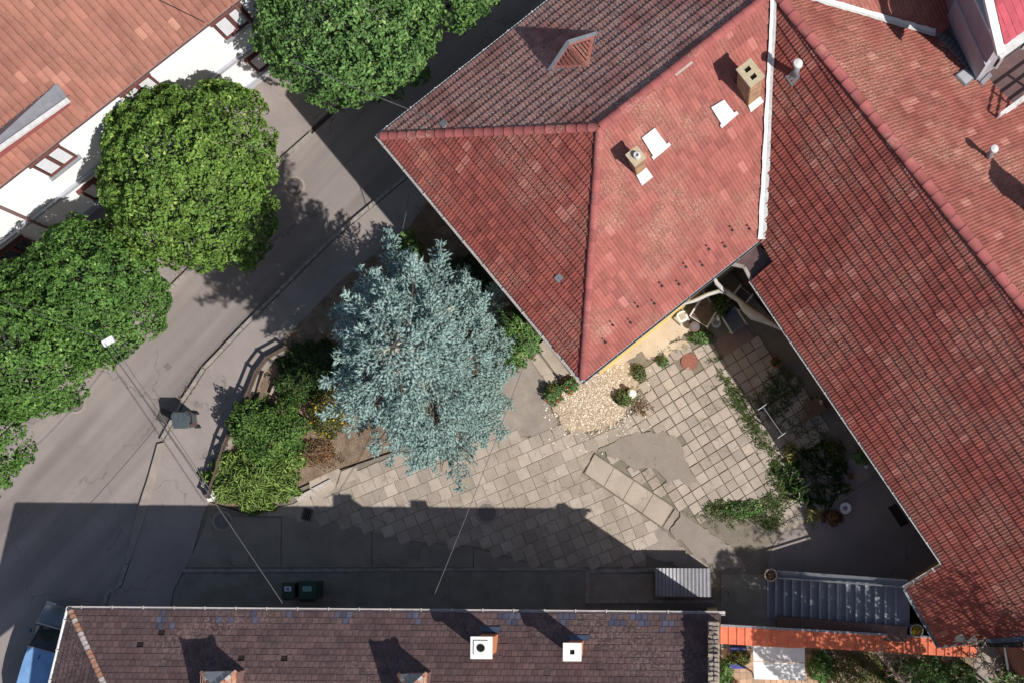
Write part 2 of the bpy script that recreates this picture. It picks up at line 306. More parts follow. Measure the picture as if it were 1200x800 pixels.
def bush(name, label, base, rad, n, mt, size, seed, aspect=.5, cat='bush', group=None, blades=False, flowers=None, jitter=.7):
    t = empty(name, base, label, cat, group); g = np.random.default_rng(seed)
    mb = MB(); rr = random.Random(seed)
    for i in range(7):
        a = i * .9 + seed; e = base + Vector((math.cos(a) * rad[0] * .6, math.sin(a) * rad[1] * .6, rad[2] * .9)); mb.tube([base, base.lerp(e, .5) + Vector((0, 0, .1)), e], [.025, .018, .008], 5)
    mb.build('stem', M['bark'], t)
    D = g.normal(0, 1, (n, 3)); D[:, 2] = abs(D[:, 2]) * 1.0; D /= np.linalg.norm(D, axis=1)[:, None]
    lump = 1 + .16 * np.sin(D[:, 0] * 5 + seed) * np.cos(D[:, 1] * 6 - seed) + .10 * np.sin(D[:, 0] * 13 + D[:, 1] * 11)
    pts = np.array(base) + D * np.array(rad) * (lump * g.uniform(.55, 1.04, n) ** .5)[:, None]
    aim = None
    if blades: aim = D * np.array([1, 1, .35])
    ti = np.clip(.5 + .3 * np.sin(pts[:, 0] * 6 + seed) * np.sin(pts[:, 1] * 7) + g.uniform(-.35, .35, n), 0, 1)
    leaves('foliage', pts, D, size, M[mt], t, ti, aspect, aim=aim, jitter=jitter)
    if flowers:
        fm, k, fs = flowers; idx = g.integers(0, n, k); q = np.array(base) + D[idx] * np.array(rad) * 1.03
        q = np.repeat(q, 5, 0) + g.normal(0, fs * .35, (k * 5, 3)); leaves('flower', q, np.repeat(D[idx], 5, 0), fs, M[fm], t, None, .8)
    return t
# ================================================================ THE SETTING: ground, road, pavements, courtyard
def sheet(name, px, z, mt, depth=.1, parent=None, kind='structure', label=None):
    top = [P(x, y, 0) + Vector((0, 0, z)) for x, y in px]; bot = [v - Vector((0, 0, depth)) for v in top]
    o = MB().prism(bot, top).build(name, mt, parent)
    if kind: o['kind'] = kind
    if label: o['label'] = label
    return o
g_ = 300.0
MB().add([(-g_, -g_, -.12), (g_, -g_, -.12), (g_, g_, -.12), (-g_, g_, -.12)], [[0, 1, 2, 3]]).build("ground", M["earth"])['kind'] = 'structure'
K1 = [(-300, 760), (-60, 575), (20, 498), (75, 450), (130, 408), (230, 310), (332, 187), (366, 157), (560, -20), (800, -210)]
K2 = [(840, -90), (700, 20), (480, 205), (438, 240), (385, 285), (330, 340), (285, 385), (240, 432), (215, 470), (190, 516), (182, 545), (165, 597), (150, 660), (141, 686), (128, 692), (120, 720), (70, 900), (40, 1050)]
sheet("road", K1 + K2 + [(-300, 1050)], 0.0, M["asphalt"])
sheet("pavement_left", [(-300, 700), (-300, 400), (560, -300), (800, -290)] + [(x - 4, y - 3) for x, y in K1[::-1]], .10, M["asphalt_walk"])
PV = K2[1:-2]
PAVR = [(x + 3, y + 1) for x, y in K2] + [(190, 1050), (190, 760), (205, 690), (226, 650), (240, 600), (246, 588), (262, 521), (289, 461), (303, 431), (316, 417), (400, 330), (480, 268), (505, 232), (560, 150), (720, 40), (860, -60)]
sheet("pavement", PAVR, .10, M["asphalt_walk"])
def strip(mb, pts, wpx, z0, z1, gap=.012, seg=1.0, tint=True):
    """kerb stones laid end to end along a line of ground positions"""
    Q = [P(x, y) for x, y in pts]; out = []
    for a, b in zip(Q, Q[1:]):
        n = max(1, round((b - a).length / seg)); d = (b - a) / n
        for i in range(n): out.append((a + d * i, a + d * (i + 1)))
    return out
def kerb(name, pts, wd, z1, seg, parent, mt, off=0.0):
    first = None
    for a, b in strip(None, pts, 0, 0, 0, seg=seg):
        L = (b - a).length; d = (b - a).normalized(); ang = math.atan2(d.y, d.x)
        if L < .15: continue
        if first is None:
            mb = MB(); mb.box((0, 0, -.11), (1, wd, .22)); o = mb.build(name, mt); first = o.data; bpy.data.objects.remove(o)
        mid = (a + b) / 2
        inst(name, first, Matrix.Translation(mid + Vector((0, 0, z1 + random.uniform(-.006, .006)))) @ Matrix.Rotation(ang + random.uniform(-.008, .008), 4, 'Z') @ Matrix.Diagonal((L - .02, 1, 1, 1)), parent)
pv = bpy.data.objects["pavement"]; pl_ = bpy.data.objects["pavement_left"]
kerb("kerb_stone", K2[1:10], .11, .135, 1.0, pv, M["kerb"])
kerb("kerb_stone", K2[10:16], .13, .112, .8, pv, M["kerb"])
kerb("kerb_stone", K1[1:8], .12, .112, .9, pl_, M["kerb"])
# dropped kerb strip: asphalt ramp bordered by broken stones
sheet("ramp_strip", [(186, 520), (194, 518), (184, 560), (173, 600), (155, 655), (150, 655), (163, 598), (176, 556)], .118, M["concrete_dark"], .03, pv, None)
sheet("asphalt_patch", [(325, 108), (338, 100), (353, 118), (340, 132)], .108, M["concrete_dark"], .02, pl_, None)

court = sheet("courtyard", [(246, 588), (290, 602), (345, 575), (395, 552), (460, 530), (560, 470), (600, 430), (640, 400), (700, 470), (720, 440), (780, 340), (840, 300), (1180, 690), (1180, 740), (845, 735), (845, 800), (190, 800), (205, 690), (226, 650), (240, 600)], .06, M["joint"], .12)
sheet("garden_soil", [(246, 586), (262, 521), (289, 461), (303, 431), (316, 417), (400, 330), (480, 268), (505, 232), (560, 300), (640, 398), (600, 428), (558, 468), (458, 528), (394, 550), (343, 573), (290, 600)], .13, M["soil"], .2)
sheet("garden_ground", [(848, 738), (1400, 790), (1400, 1100), (600, 1100), (848, 1000)], .05, M["soil"], .1)
# concrete areas of the yard
def jag(px, st=5, j=1.3):
    q = []
    for (x0, y0), (x1, y1) in zip(px, px[1:] + px[:1]):
        n = max(1, int(math.hypot(x1 - x0, y1 - y0) / st))
        q += [(x0 + (x1 - x0) * i / n + random.gauss(0, j), y0 + (y1 - y0) * i / n + random.gauss(0, j)) for i in range(n)]
    return q
def slab(px, z=.098, mt="concrete", name="concrete_slab", parent=court, label=None):
    if mt in ('asphalt_patch', 'concrete_dark', 'concrete_cream') and len(px) > 5: px = jag(px)
    return sheet(name, px, z, M[mt], .06, parent, None, label)
slab([(590, 424), (622, 408), (652, 445), (640, 468), (655, 500), (625, 512), (590, 505), (560, 480)], .085, "concrete_dark")
slab([(740, 366), (798, 360), (812, 385), (800, 397), (787, 400), (778, 412), (760, 421), (752, 413), (735, 425), (690, 441)], .094, "concrete_cream")
slab([(787, 401), (800, 398), (808, 404), (795, 412), (775, 420), (779, 412)], .102, "concrete_cream")
slab([(838, 398), (872, 380), (884, 396), (850, 423)], .10, "patio_slab")
slab([(700, 527), (735, 510), (752, 506), (768, 507), (785, 508), (797, 516), (803, 540), (817, 562), (806, 567), (795, 560), (783, 566), (768, 548), (745, 552), (728, 540)], .116, "asphalt_patch", "asphalt_patch")
lq = lambda t, k: (697 + 92 * t, 532 + 62 * t) if k else (686 + 89 * t, 554 + 62 * t)
slab([(697.5, 530), (791, 593.5), (775.5, 618.5), (684, 554.5)], .122, 'earth', 'ramp_bed')
for t0, t1 in ((0, .245), (.252, .495), (.502, .745), (.752, 1)):
    q = [lq(t0, 1), lq(t1, 1), lq(t1, 0), lq(t0, 0)]
    slab(q, .138, "concrete", "ramp_slab")
slab([(791, 596), (796, 600), (783, 621), (777, 617)], .13, "concrete_dark", "ramp_slab")
slab([(798, 601), (815, 612), (838, 628), (860, 645), (876, 664), (840, 668), (815, 650), (784, 622)], .11, "asphalt_patch", "asphalt_patch")
slab([(760, 618), (776, 619), (812, 650), (836, 669), (800, 664), (757, 650)], .09, "concrete_dark")
slab([(845, 672), (896, 672), (896, 800), (845, 800)], .10, "moss_concrete")
# shaded strip along the long house
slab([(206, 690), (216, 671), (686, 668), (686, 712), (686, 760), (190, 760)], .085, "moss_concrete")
slab([(691, 671), (765, 671), (765, 703), (691, 703)], .088, "concrete_dark")
for q in ([(686, 667), (691, 667), (691, 706), (686, 706)], [(691, 666), (834, 664), (834, 668), (691, 671)], [(691, 703), (838, 702), (838, 706), (691, 706)], [(216, 666), (686, 664), (686, 667.5), (216, 670)]):
    slab(q, .12, "kerb", "edging_strip")
slab([(960, 560), (1010, 530), (1120, 650), (1120, 740), (880, 740), (905, 640)], .084, "asphalt_walk")
for q in ([(347, 582), (366, 573), (372, 577), (352, 588)], [(367, 572), (388, 561), (393, 565), (372, 576)]): slab(q, .17, "edge_stone", "edging_stone")
for q in ([(363, 553), (396, 545), (400, 552), (392, 572), (370, 593), (364, 578)], [(401, 552), (418, 545), (421, 559), (395, 571)], [(345, 590), (362, 579), (370, 594), (372, 597), (330, 604), (300, 604), (318, 596)]): slab(q, .10)
# steps/strips along the south-west wall of the corner house
for q in ([(612, 408), (622, 402), (655, 447), (645, 454)], [(624, 401), (634, 395), (667, 437), (657, 445)], [(636, 394), (642, 390), (684, 441), (669, 437)]): slab(q, .13, "concrete", "concrete_slab")
# gravel bed
GRV = [(684, 441), (712, 432), (735, 425), (748, 440), (748, 455), (737, 470), (731, 485), (722, 496), (706, 503), (690, 505), (674, 510), (660, 500), (648, 482), (645, 470), (658, 455), (672, 440)]
sheet("gravel_bed", jag(GRV, 4, 1.8), .095, M["pebble"], .05)
V = []; F = []; T = []
oct_ = np.array([(1, 0, 0), (0, 1, 0), (-1, 0, 0), (0, -1, 0), (0, 0, 1), (.5, .5, .6), (-.5, .5, .6)])
ps = []
while len(ps) < 6000:
    x, y = random.gauss(698, 30), random.gauss(465, 24)
    if inpoly(x, y, GRV) or (random.random() < .32 and 636 < x < 764 and y > 430 and x - 655 > (440 - y)): ps.append((x, y))
for i, (x, y) in enumerate(ps):
    c = P(x, y); r = random.uniform(.018, .038); a = random.uniform(0, 6.3)
    b = len(V)
    for k in range(5): V.append((c.x + r * math.cos(a + k * 1.257) * random.uniform(.8, 1.3), c.y + r * math.sin(a + k * 1.257), .09))
    V.append((c.x + r * .2, c.y, .10 + r * random.uniform(.6, 1.1)))
    t = random.random()
    for k in range(5): F.append((b + k, b + (k + 1) % 5, b + 5)); T.append(t)
np_mesh("pebbles", np.array(V), np.array(F), np.array(T), M["pebble"], None, 'stuff')

# ---- pavers: one slab mesh shared by the 300 that show largest, the rest joined
def paver_mesh(a, mt):
    mb = MB(); h = a / 2; t = h - .012
    mb.add([(-h, -h, -.03), (h, -h, -.03), (h, h, -.03), (-h, h, -.03), (-h, -h, .018), (h, -h, .018), (h, h, .018), (-h, h, .018), (-t, -t, .03), (t, -t, .03), (t, t, .03), (-t, t, .03)],
           [[0, 1, 5, 4], [1, 2, 6, 5], [2, 3, 7, 6], [3, 0, 4, 7], [4, 5, 9, 8], [5, 6, 10, 9], [6, 7, 11, 10], [7, 4, 8, 11], [8, 9, 10, 11]])
    o = mb.build("paver", mt); me = o.data; bpy.data.objects.remove(o); return me
ZE = [(735, 500), (737, 486), (752, 478), (756, 455), (748, 440), (770, 425), (800, 410), (830, 396), (850, 424), (884, 398), (925, 440), (960, 480), (975, 540), (960, 600), (925, 625), (880, 598), (850, 603), (828, 612), (815, 607), (796, 596), (772, 580), (745, 560), (722, 544), (712, 530)]
ZW = [(396, 566), (440, 545), (480, 528), (560, 490), (585, 505), (628, 515), (655, 503), (672, 512), (700, 506), (735, 492), (752, 524), (700, 529), (694, 534), (686, 554), (775, 619), (757, 650), (757, 663), (640, 664), (560, 640), (470, 632), (400, 612), (330, 606)]
HOLE = [[(700, 527), (735, 510), (752, 506), (768, 507), (785, 508), (797, 516), (803, 540), (817, 562), (806, 567), (795, 560), (783, 566), (768, 548), (745, 552), (728, 540)],
        [(363, 553), (396, 540), (421, 545), (421, 559), (372, 597), (300, 606), (318, 590)], [(796, 413), (808, 411), (820, 418), (820, 431), (808, 437), (796, 432)]]
slab(ZW, .078, 'joint_sand', 'joint_bed')
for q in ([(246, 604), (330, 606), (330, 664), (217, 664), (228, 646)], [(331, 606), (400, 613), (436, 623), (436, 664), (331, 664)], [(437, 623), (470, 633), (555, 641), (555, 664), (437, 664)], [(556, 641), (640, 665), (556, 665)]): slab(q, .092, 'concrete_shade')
pav = []
for poly, ang, pit, org, z in ((ZE, math.radians(32), 12.6, (800, 500), .072), (ZW, math.radians(23), 14.3, (600, 560), .068)):
    ux, uy = math.cos(ang), -math.sin(ang); vx, vy = math.sin(ang), math.cos(ang)
    for i in range(-50, 50):
        for j in range(-40, 40):
            sh = .5 * (j % 2) * (1 if poly is ZW and (j // 3) % 2 else 0)
            x = org[0] + pit * ((i + sh) * ux + j * vx); y = org[1] + pit * ((i + sh) * uy + j * vy)
            if inpoly(x, y, poly) and not any(inpoly(x, y, h) for h in HOLE):
                if y < 600 and random.random() < .004: continue
                pav.append((x, y, ang, pit, z))
sun_ = lambda p: (p[1] > 602 and p[0] < 735) or p[0] > 850 + (p[1] - 430) * .5
pav.sort(key=lambda p: (sun_(p), abs(p[0] - 720) + abs(p[1] - 540)))
pme = {p: paver_mesh(p / S * (.975 if p > 13 else .962), M["paver_loose"]) for p in (12.6, 14.3)}
mbr = MB()
for n, (x, y, ang, pit, z) in enumerate(pav):
    T_ = Matrix.Translation(P(x, y) + Vector((random.uniform(-.008, .008), random.uniform(-.008, .008), z + random.uniform(-.004, .005)))) @ Matrix.Rotation(ang + random.uniform(-.025, .025), 4, 'Z') @ Matrix.Rotation(random.uniform(-.012, .012), 4, 'X') @ Matrix.Diagonal((random.uniform(.95, 1.01), random.uniform(.95, 1.01), 1, 1))
    if n < 300: inst("paver", pme[pit], T_, court)
    else:
        me = pme[pit]; mbr.add([T_ @ v.co for v in me.vertices], [list(p.vertices) for p in me.polygons], random.random())
mbr.build("pavers", M["paver"], court, kind='stuff')

# ---- manholes and drains in the ground
def cover(name, label, px, py, r, z, mt, ring=True, group=None, cat='manhole cover'):
    t = empty(name, P(px, py) + Vector((0, 0, z)), label, cat, group); c = t.location
    if ring:
        MB().lathe(c, [(r * 1.35, -.02), (r * 1.35, .006), (r * 1.05, .008), (r * 1.05, -.004)], 32).build('rim', M["concrete_dark"], t)
    mb = MB(); mb.lathe(c, [(r, -.02), (r, .010), (r * .93, .014), (r * .93, .006), (r * .6, .006), (r * .6, .014), (r * .52, .014), (r * .52, .006), (r * .22, .006), (r * .2, .016), (.01, .016)], 32)
    for k in range(12):
        a = k * math.pi / 6; mb.box(c + Vector((math.cos(a) * r * .77, math.sin(a) * r * .77, .010)), (.05, .02, .012), Matrix.Rotation(a, 3, 'Z'))
    mb.build('lid', M[mt], t); return t
cover("manhole_cover", "round manhole with stone ring in the road near the lower left kerb", 88, 472, .27, .004, "manhole_iron")
cover("manhole_cover", "round ringed manhole in the road beside the upper street tree", 345, 219, .27, .004, "manhole_iron")
cover("manhole_cover", "plain rust red round manhole lid in the courtyard paving", 808, 424, .28, .10, "manhole_red", False)
cover("manhole_cover", "grey manhole ringed with broken stones at the shadow edge of the paving", 571, 600, .30, .095, "manhole_iron")
cover("manhole_cover", "faint manhole in the shaded tarmac corner right of the road", 262, 610, .26, .11, "manhole_iron")
def grate(label, px, py, sx, sy, ang, mt, z=.004, n=5, cat='drain grate', name='drain_grate'):
    t = empty(name, P(px, py) + Vector((0, 0, z)), label, cat); Rz = Matrix.Rotation(ang, 3, 'Z'); c = t.location
    fr = MB()
    for s_ in (-1, 1):
        fr.box(c + Rz @ Vector((0, s_ * sy / 2, .008)), (sx + .05, .04, .03), Rz); fr.box(c + Rz @ Vector((s_ * sx / 2, 0, .008)), (.04, sy + .02, .028), Rz)
    fr.build('frame', M[mt], t); MB().box(c + Vector((0, 0, -.02)), (sx, sy, .02), Rz).build('pit', M["black"], t)
    for i in range(n):
        o = MB().box(c + Rz @ Vector(((i + .5 - n / 2) * sx / n, 0, .008)), (sx / n * .5, sy, .02), Rz).build('bar', M[mt], t)
    return t
grate("slotted iron drain grate at the kerb beside the grey waste bin", 192, 487, .34, .40, math.radians(-25), "grate_iron", .006, 6)
grate("rusty square drain with mossy blocks near the left kerb", 110, 426, .36, .36, math.radians(48), "rust_stone", .01, 4)
grate("small flat square plate set in the middle of the road", 197, 430, .14, .14, math.radians(40), "manhole_iron", .002, 2, 'valve plate', 'valve_plate')
grate("small dark square drain in the shaded courtyard edge", 361, 602, .28, .36, math.radians(-15), "grate_iron", .11, 4)
# ================================================================ ROOF HELPERS
def tile_geo(tw, th, kind):
    """one tile, centred, x across, y up the slope, z out of the slope"""
    if kind == 'double': xs = [0, .06, .16, .26, .50, .58, .68, .78, 1.0]; hs = [0, .016, .026, .004, 0, .012, .022, .004, 0]
    elif kind == 'single': xs = [0, .08, .2, .32, .45, 1.0]; hs = [.0, .036, .052, .030, 0, .004]
    elif kind == 'flat': xs = [.02, .5, .98]; hs = [0, .003, 0]
    else: xs = [0, .25, .5, .75, 1.0]; hs = [0, .004, .0, .004, 0]
    st = .042 if kind == 'double' else (.034 if kind == 'single' else .016)
    if kind == 'flat': st = .016
    n = len(xs); v = []
    for y, z in ((th / 2, 0), (-th / 2 - .015, st), (-th / 2 - .015, st - .028)):
        v += [((x - .5) * tw, y, z + h * (0.6 if y > 0 else 1)) for x, h in zip(xs, hs)]
    f = [[n + i, n + i + 1, i + 1, i] for i in range(n - 1)] + [[2 * n + i, 2 * n + i + 1, n + i + 1, n + i] for i in range(n - 1)]
    return v, f
def frame_of(pl, e0, e1):
    """origin and axes of a slope: U along the eave (e0->e1), V up the slope"""
    N = pl[1]; U = (e1 - e0).normalized(); Vv = N.cross(U).normalized()
    if Vv.z < 0: U = -U; Vv = N.cross(U)
    return e0, U, Vv, N
def roof_slope(parent, pieces, pl, e0, e1, tw, th, kind, mats, nloose, matname='roof', skip=None, bond=0.0, under="underlay", look=(CX, CY), thick=.12, lift=.03):
    """pieces: convex polygons (photo positions on the plane). returns loose-tile candidates laid later"""
    O, U, Vv, N = frame_of(pl, e0, e1); tv, tf = tile_geo(tw, th, kind); out = []; joined = MB()
    Mx = Matrix((U, Vv, N)).transposed()
    for pc in pieces:
        W = [R(x, y, pl) if not isinstance(x, Vector) else x for x, y in pc]
        MB().prism([q - Vector((0, 0, thick)) for q in W], [q + Vector((0, 0, .004)) for q in W]).build('roof', M[under], parent)
        ab = [((q - O).dot(U), (q - O).dot(Vv)) for q in W]
        a0, a1 = min(a for a, b in ab), max(a for a, b in ab); b0, b1 = min(b for a, b in ab), max(b for a, b in ab)
        bm = bmesh.new(); lay = bm.faces.layers.float.new("tint")
        for j in range(math.floor(b0 / th), math.ceil(b1 / th) + 1):
            for i in range(math.floor(a0 / tw) - 1, math.ceil(a1 / tw) + 2):
                a = (i + .5 + (bond if j % 2 else 0)) * tw; b = (j + .5) * th
                cs = [inpoly(a + s * tw * .5, b + t * th * .5, ab) for s in (-1, 1) for t in (-1, 1)]
                if not (any(cs) or inpoly(a, b, ab)):
                    continue
                c = O + U * a + Vv * b + N * (lift + random.uniform(-.002, .004))
                if skip and skip(c): continue
                if all(cs): out.append((c - Vv * (random.uniform(.02, .05) if random.random() < .015 else 0), random.uniform(-.012, .012) if random.random() > .03 else random.uniform(-.05, .05)))
                else:
                    vs = [bm.verts.new(c + Mx @ Vector(q)) for q in tv]; t = random.random()
                    for f_ in tf: fc = bm.faces.new([vs[k] for k in f_]); fc[lay] = t
        cen = sum(W, Vector()) / len(W)
        for q0, q1 in zip(W, W[1:] + W[:1]):
            nn = (q1 - q0).cross(N)
            if nn.length < 1e-6: continue
            nn.normalize()
            if (cen - q0).dot(nn) > 0: nn = -nn
            d = abs((q1 - q0).normalized().dot(U)) > .97 and abs((q0 - O).dot(Vv)) < .3   # let the eave course overhang a little
            bmesh.ops.bisect_plane(bm, geom=bm.verts[:] + bm.edges[:] + bm.faces[:], plane_co=q0 + (nn * .05 if d else Vector()), plane_no=nn, clear_outer=True)
        b = len(joined.v); bm.verts.index_update()
        joined.v += [tuple(q.co) for q in bm.verts]
        for f_ in bm.faces: joined.f.append([q.index + b for q in f_.verts]); joined.t.append(f_[lay]); joined.m.append(0)
        bm.free()
    def score(c):
        k = S * H / (H - c.z); px = CX + c.x * k; py = CY - c.y * k
        vis = 0 if (0 < px < 1200 and 0 < py < 800) else 5000
        return vis + math.hypot(px - look[0], py - look[1])
    out.sort(key=lambda q: score(q[0]))
    if nloose:
        mb = MB().add(tv, tf); o = mb.build("roof_tile", M[mats + "_loose"]); me = o.data; bpy.data.objects.remove(o)
        for c, r in out[:nloose]:
            inst("roof_tile", me, Matrix.Translation(c) @ Mx.to_4x4() @ Matrix.Rotation(r, 4, 'Z'), parent)
    for c, r in out[nloose:]:
        Rr = Mx @ Matrix.Rotation(r, 3, 'Z'); joined.add([c + Rr @ Vector(q) for q in tv], tf, random.random())
    j = joined; me = bpy.data.meshes.new("roof_tiles"); off = wloc(parent)
    me.from_pydata([(q[0] - off.x, q[1] - off.y, q[2] - off.z) for q in j.v], [], j.f)
    at = me.attributes.new("tint", 'FLOAT', 'FACE'); at.data.foreach_set("value", j.t); me.materials.append(M[mats])
    o = bpy.data.objects.new("roof_tiles", me); COL.objects.link(o); o.parent = parent; o['kind'] = 'stuff'
    return out
def ridge(parent, a, b, mt="ridge_tile", r=.13, seg=.34, name='ridge_tile', mats=None, lift=.0, prob=None):
    mb = MB(); vs = []; fs = []; K = 6; d = Vector((1, 0, 0))
    for x, rr in ((0, r * 1.02), (.03, r * 1.02), (.035, r * .99), (seg * 1.06, r * .97)):
        for k in range(K + 1):
            t = math.pi * (k / K); vs.append((x, math.cos(t) * rr, math.sin(t) * rr * .8))
    for i in range(3):
        for k in range(K): fs.append([i * (K + 1) + k, i * (K + 1) + k + 1, (i + 1) * (K + 1) + k + 1, (i + 1) * (K + 1) + k])
    fs.append(list(range(K + 1)))
    mb.add(vs, fs); o = mb.build(name, M[mt]); me = o.data; bpy.data.objects.remove(o)
    me.polygons.foreach_set("use_smooth", [True] * (len(me.polygons) - 1) + [False])
    L = (b - a).length; n = max(1, round(L / seg)); D = (b - a).normalized(); sd = D.cross(Vector((0, 0, 1))).normalized(); up = sd.cross(D)
    if up.z < 0: up = -up
    Mx = Matrix((D, up.cross(D), up)).transposed().to_4x4()
    for i in range(n):
        if prob and prob(i / n): continue
        q = inst(name, me, Matrix.Translation(a + D * (L * i / n) + up * (lift + random.uniform(0, .006))) @ Mx @ Matrix.Rotation(random.uniform(-.02, .02), 4, 'Z') @ Matrix.Diagonal((L / n / seg, 1, 1, 1)), parent)
        if mats:
            q.material_slots[0].link = 'OBJECT'; q.material_slots[0].material = M[mats(i / n)]
def gutter(parent, a, b, mt, wd=.13, drop=.02, name='gutter'):
    """half-round gutter open to the top"""
    d = (b - a).normalized(); sd = d.cross(Vector((0, 0, 1))).normalized(); r = wd / 2; n = 8; mb = MB(); vs = []
    for p in (a, b):
        for rr in (r, r * .82):
            for k in range(n + 1):
                t = math.pi + math.pi * k / n; vs.append(p + sd * (math.cos(t) * rr) + Vector((0, 0, math.sin(t) * rr - drop)))
    m = n + 1; fs = []
    for k in range(n):
        fs.append([k, k + 1, 2 * m + k + 1, 2 * m + k]); fs.append([m + k, 3 * m + k, 3 * m + k + 1, m + k + 1])
    for k in (0, n): fs.append([k, 2 * m + k, 3 * m + k, m + k])
    mb.add(vs, fs)
    Lg = (b - a).length; c = 0.4
    while c < Lg: mb.bar(a + d * c + sd * (-r - .02) + Vector((0, 0, -drop + .005)), a + d * c + sd * (r + .01) + Vector((0, 0, -drop + .005)), .03, .008); c += .9
    return mb.build(name, M[mt], parent)
def chimney(parent, px, py, pl, sx, sy, ang, ztop, walls, capm, flues, cap_over=.05, foot=None, name='chimney', cap_h=.09, bricks=True, round_flue=False, flash="white_metal"):
    """px,py: photo position of the cap centre at height ztop"""
    c = P(px, py, ztop); o = Vector((c.x, c.y, H)); z0 = pl[0].z + (-(pl[1].x * (c.x - pl[0].x) + pl[1].y * (c.y - pl[0].y))) / pl[1].z
    Rz = Matrix.Rotation(ang, 3, 'Z'); zb = z0 - .5; t = MB(); t.box((c.x, c.y, (zb + ztop - cap_h) / 2), (sx, sy, ztop - cap_h - zb), Rz)
    body = t.build(name, M["mortar" if bricks else walls], parent)
    if bricks:
        bh = .085; nz = int((ztop - cap_h - z0 + .5) / bh); bm = MB(); me = None
        bl = MB().box((0, 0, 0), (.23, .03, .068)).build('brick', M[walls + "_loose"] if walls + "_loose" in M else M[walls]); me = bl.data; bpy.data.objects.remove(bl)
        for j in range(nz):
            z = zb + bh * (j + .5)
            for s, L, W, ax in ((0, sx, sy, 0), (1, sx, sy, 0), (2, sy, sx, 1), (3, sy, sx, 1)):
                n = max(1, round(L / .25)); off = (j % 2) * .5
                for i in range(n + (j % 2)):
                    a = -L / 2 + L * (i + .5 - off) / n; l = L / n - .015; lo, hi = max(a - l / 2, -L / 2 - .005), min(a + l / 2, L / 2 + .005)
                    if hi - lo < .03: continue
                    q = Vector(((lo + hi) / 2, (W / 2) * (1 if s % 2 else -1), 0)); R2 = Matrix.Rotation(math.pi / 2 if ax else 0, 3, 'Z')
                    bm.box(Vector((c.x, c.y, z)) + Rz @ (R2 @ q), (hi - lo, .022, .068), Rz @ R2, random.random())
        bm.build('bricks', M[walls], body, kind='stuff')
    cp = MB(); X, Y = sx / 2 + cap_over, sy / 2 + cap_over
    # cap as a ring of slabs round the flues so the flues are real holes
    fl = sorted(flues); hs = []
    xs = [-X] + [v for f_ in fl for v in (f_[0] - f_[2] / 2, f_[0] + f_[2] / 2)] + [X]
    fy = fl[0][3] / 2; fyc = fl[0][1]
    for i in range(0, len(xs), 2): cp.box(Vector((c.x, c.y, ztop - cap_h / 2)) + Rz @ Vector(((xs[i] + xs[i + 1]) / 2, 0, 0)), (xs[i + 1] - xs[i], 2 * Y, cap_h), Rz)
    for i in range(1, len(xs) - 1, 2):
        for s in (-1, 1):
            y0, y1 = (fyc + fy, Y) if s > 0 else (-Y, fyc - fy)
            cp.box(Vector((c.x, c.y, ztop - cap_h / 2)) + Rz @ Vector(((xs[i] + xs[i + 1]) / 2, (y0 + y1) / 2, 0)), (xs[i + 1] - xs[i], y1 - y0, cap_h - .002), Rz)
    cpo = cp.build('chimney_cap', M[capm], body)
    fb = MB()
    for f_ in fl: fb.box(Vector((c.x, c.y, ztop - cap_h - .003)) + Rz @ Vector((f_[0], f_[1], 0)), (f_[2], f_[3], .02), Rz)
    fb.build('flue', M["black"], body)
    if foot:   # lead/white skirt at the down-slope side, lying on the roof
        n = pl[1]; dn = Vector((n.x, n.y, 0)).normalized(); sd = Vector((-dn.y, dn.x, 0)); hx = foot[0] / 2
        def on(q): return Vector((q.x, q.y, pl[0].z - (n.x * (q.x - pl[0].x) + n.y * (q.y - pl[0].y)) / n.z + .15))
        e = Vector((c.x, c.y, 0)) + dn * (sy / 2)
        q = [on(e - sd * hx), on(e + sd * hx), on(e + sd * (hx * 1.15) + dn * foot[1]), on(e - sd * (hx * 1.15) + dn * foot[1])]
        q[0].z += .05; q[1].z += .05
        MB().prism([v - Vector((0, 0, .02)) for v in q], q).build('flashing', M[flash], body)
    return body, c, z0
UD = Vector((.785, .62, 0)).normalized(); ND = Vector((.62, -.785, 0)).normalized()   # along / across the street front

# ================================================================ CORNER HOUSE (hipped roof in the middle)
zE, zR = 5.85, 9.45
A, B, D = P(447, 160, zE), P(683, 443, zE), P(891, 278, zE); R1 = P(703, 150, zR)
SE = plane3(B, D, R1); NW = plane3(A, P(650, 0, zE), R1); SW = plane3(A, B, R1)
J = R(907, -10, SE); JF = R(1060, -131, SE)
Eh1 = plane3(P(882, 327, 5.0), P(1107, 658, 5.0), J)            # wing, courtyard side
Qr = R(1321, 512, Eh1); V2 = R(1095, 42, SE); Wne = plane3(J, Qr, V2)
house = empty("corner_house", Vector((0, 11, 0)), "large yellow corner house with hipped red tiled roof in the middle", "house")
wing = empty("courtyard_wing", Vector((8, 5, 0)), "long red tiled house wing running along the right side of the courtyard", "house")
print("zJ", J.z, "zQ", Qr.z, "V2", V2.z)
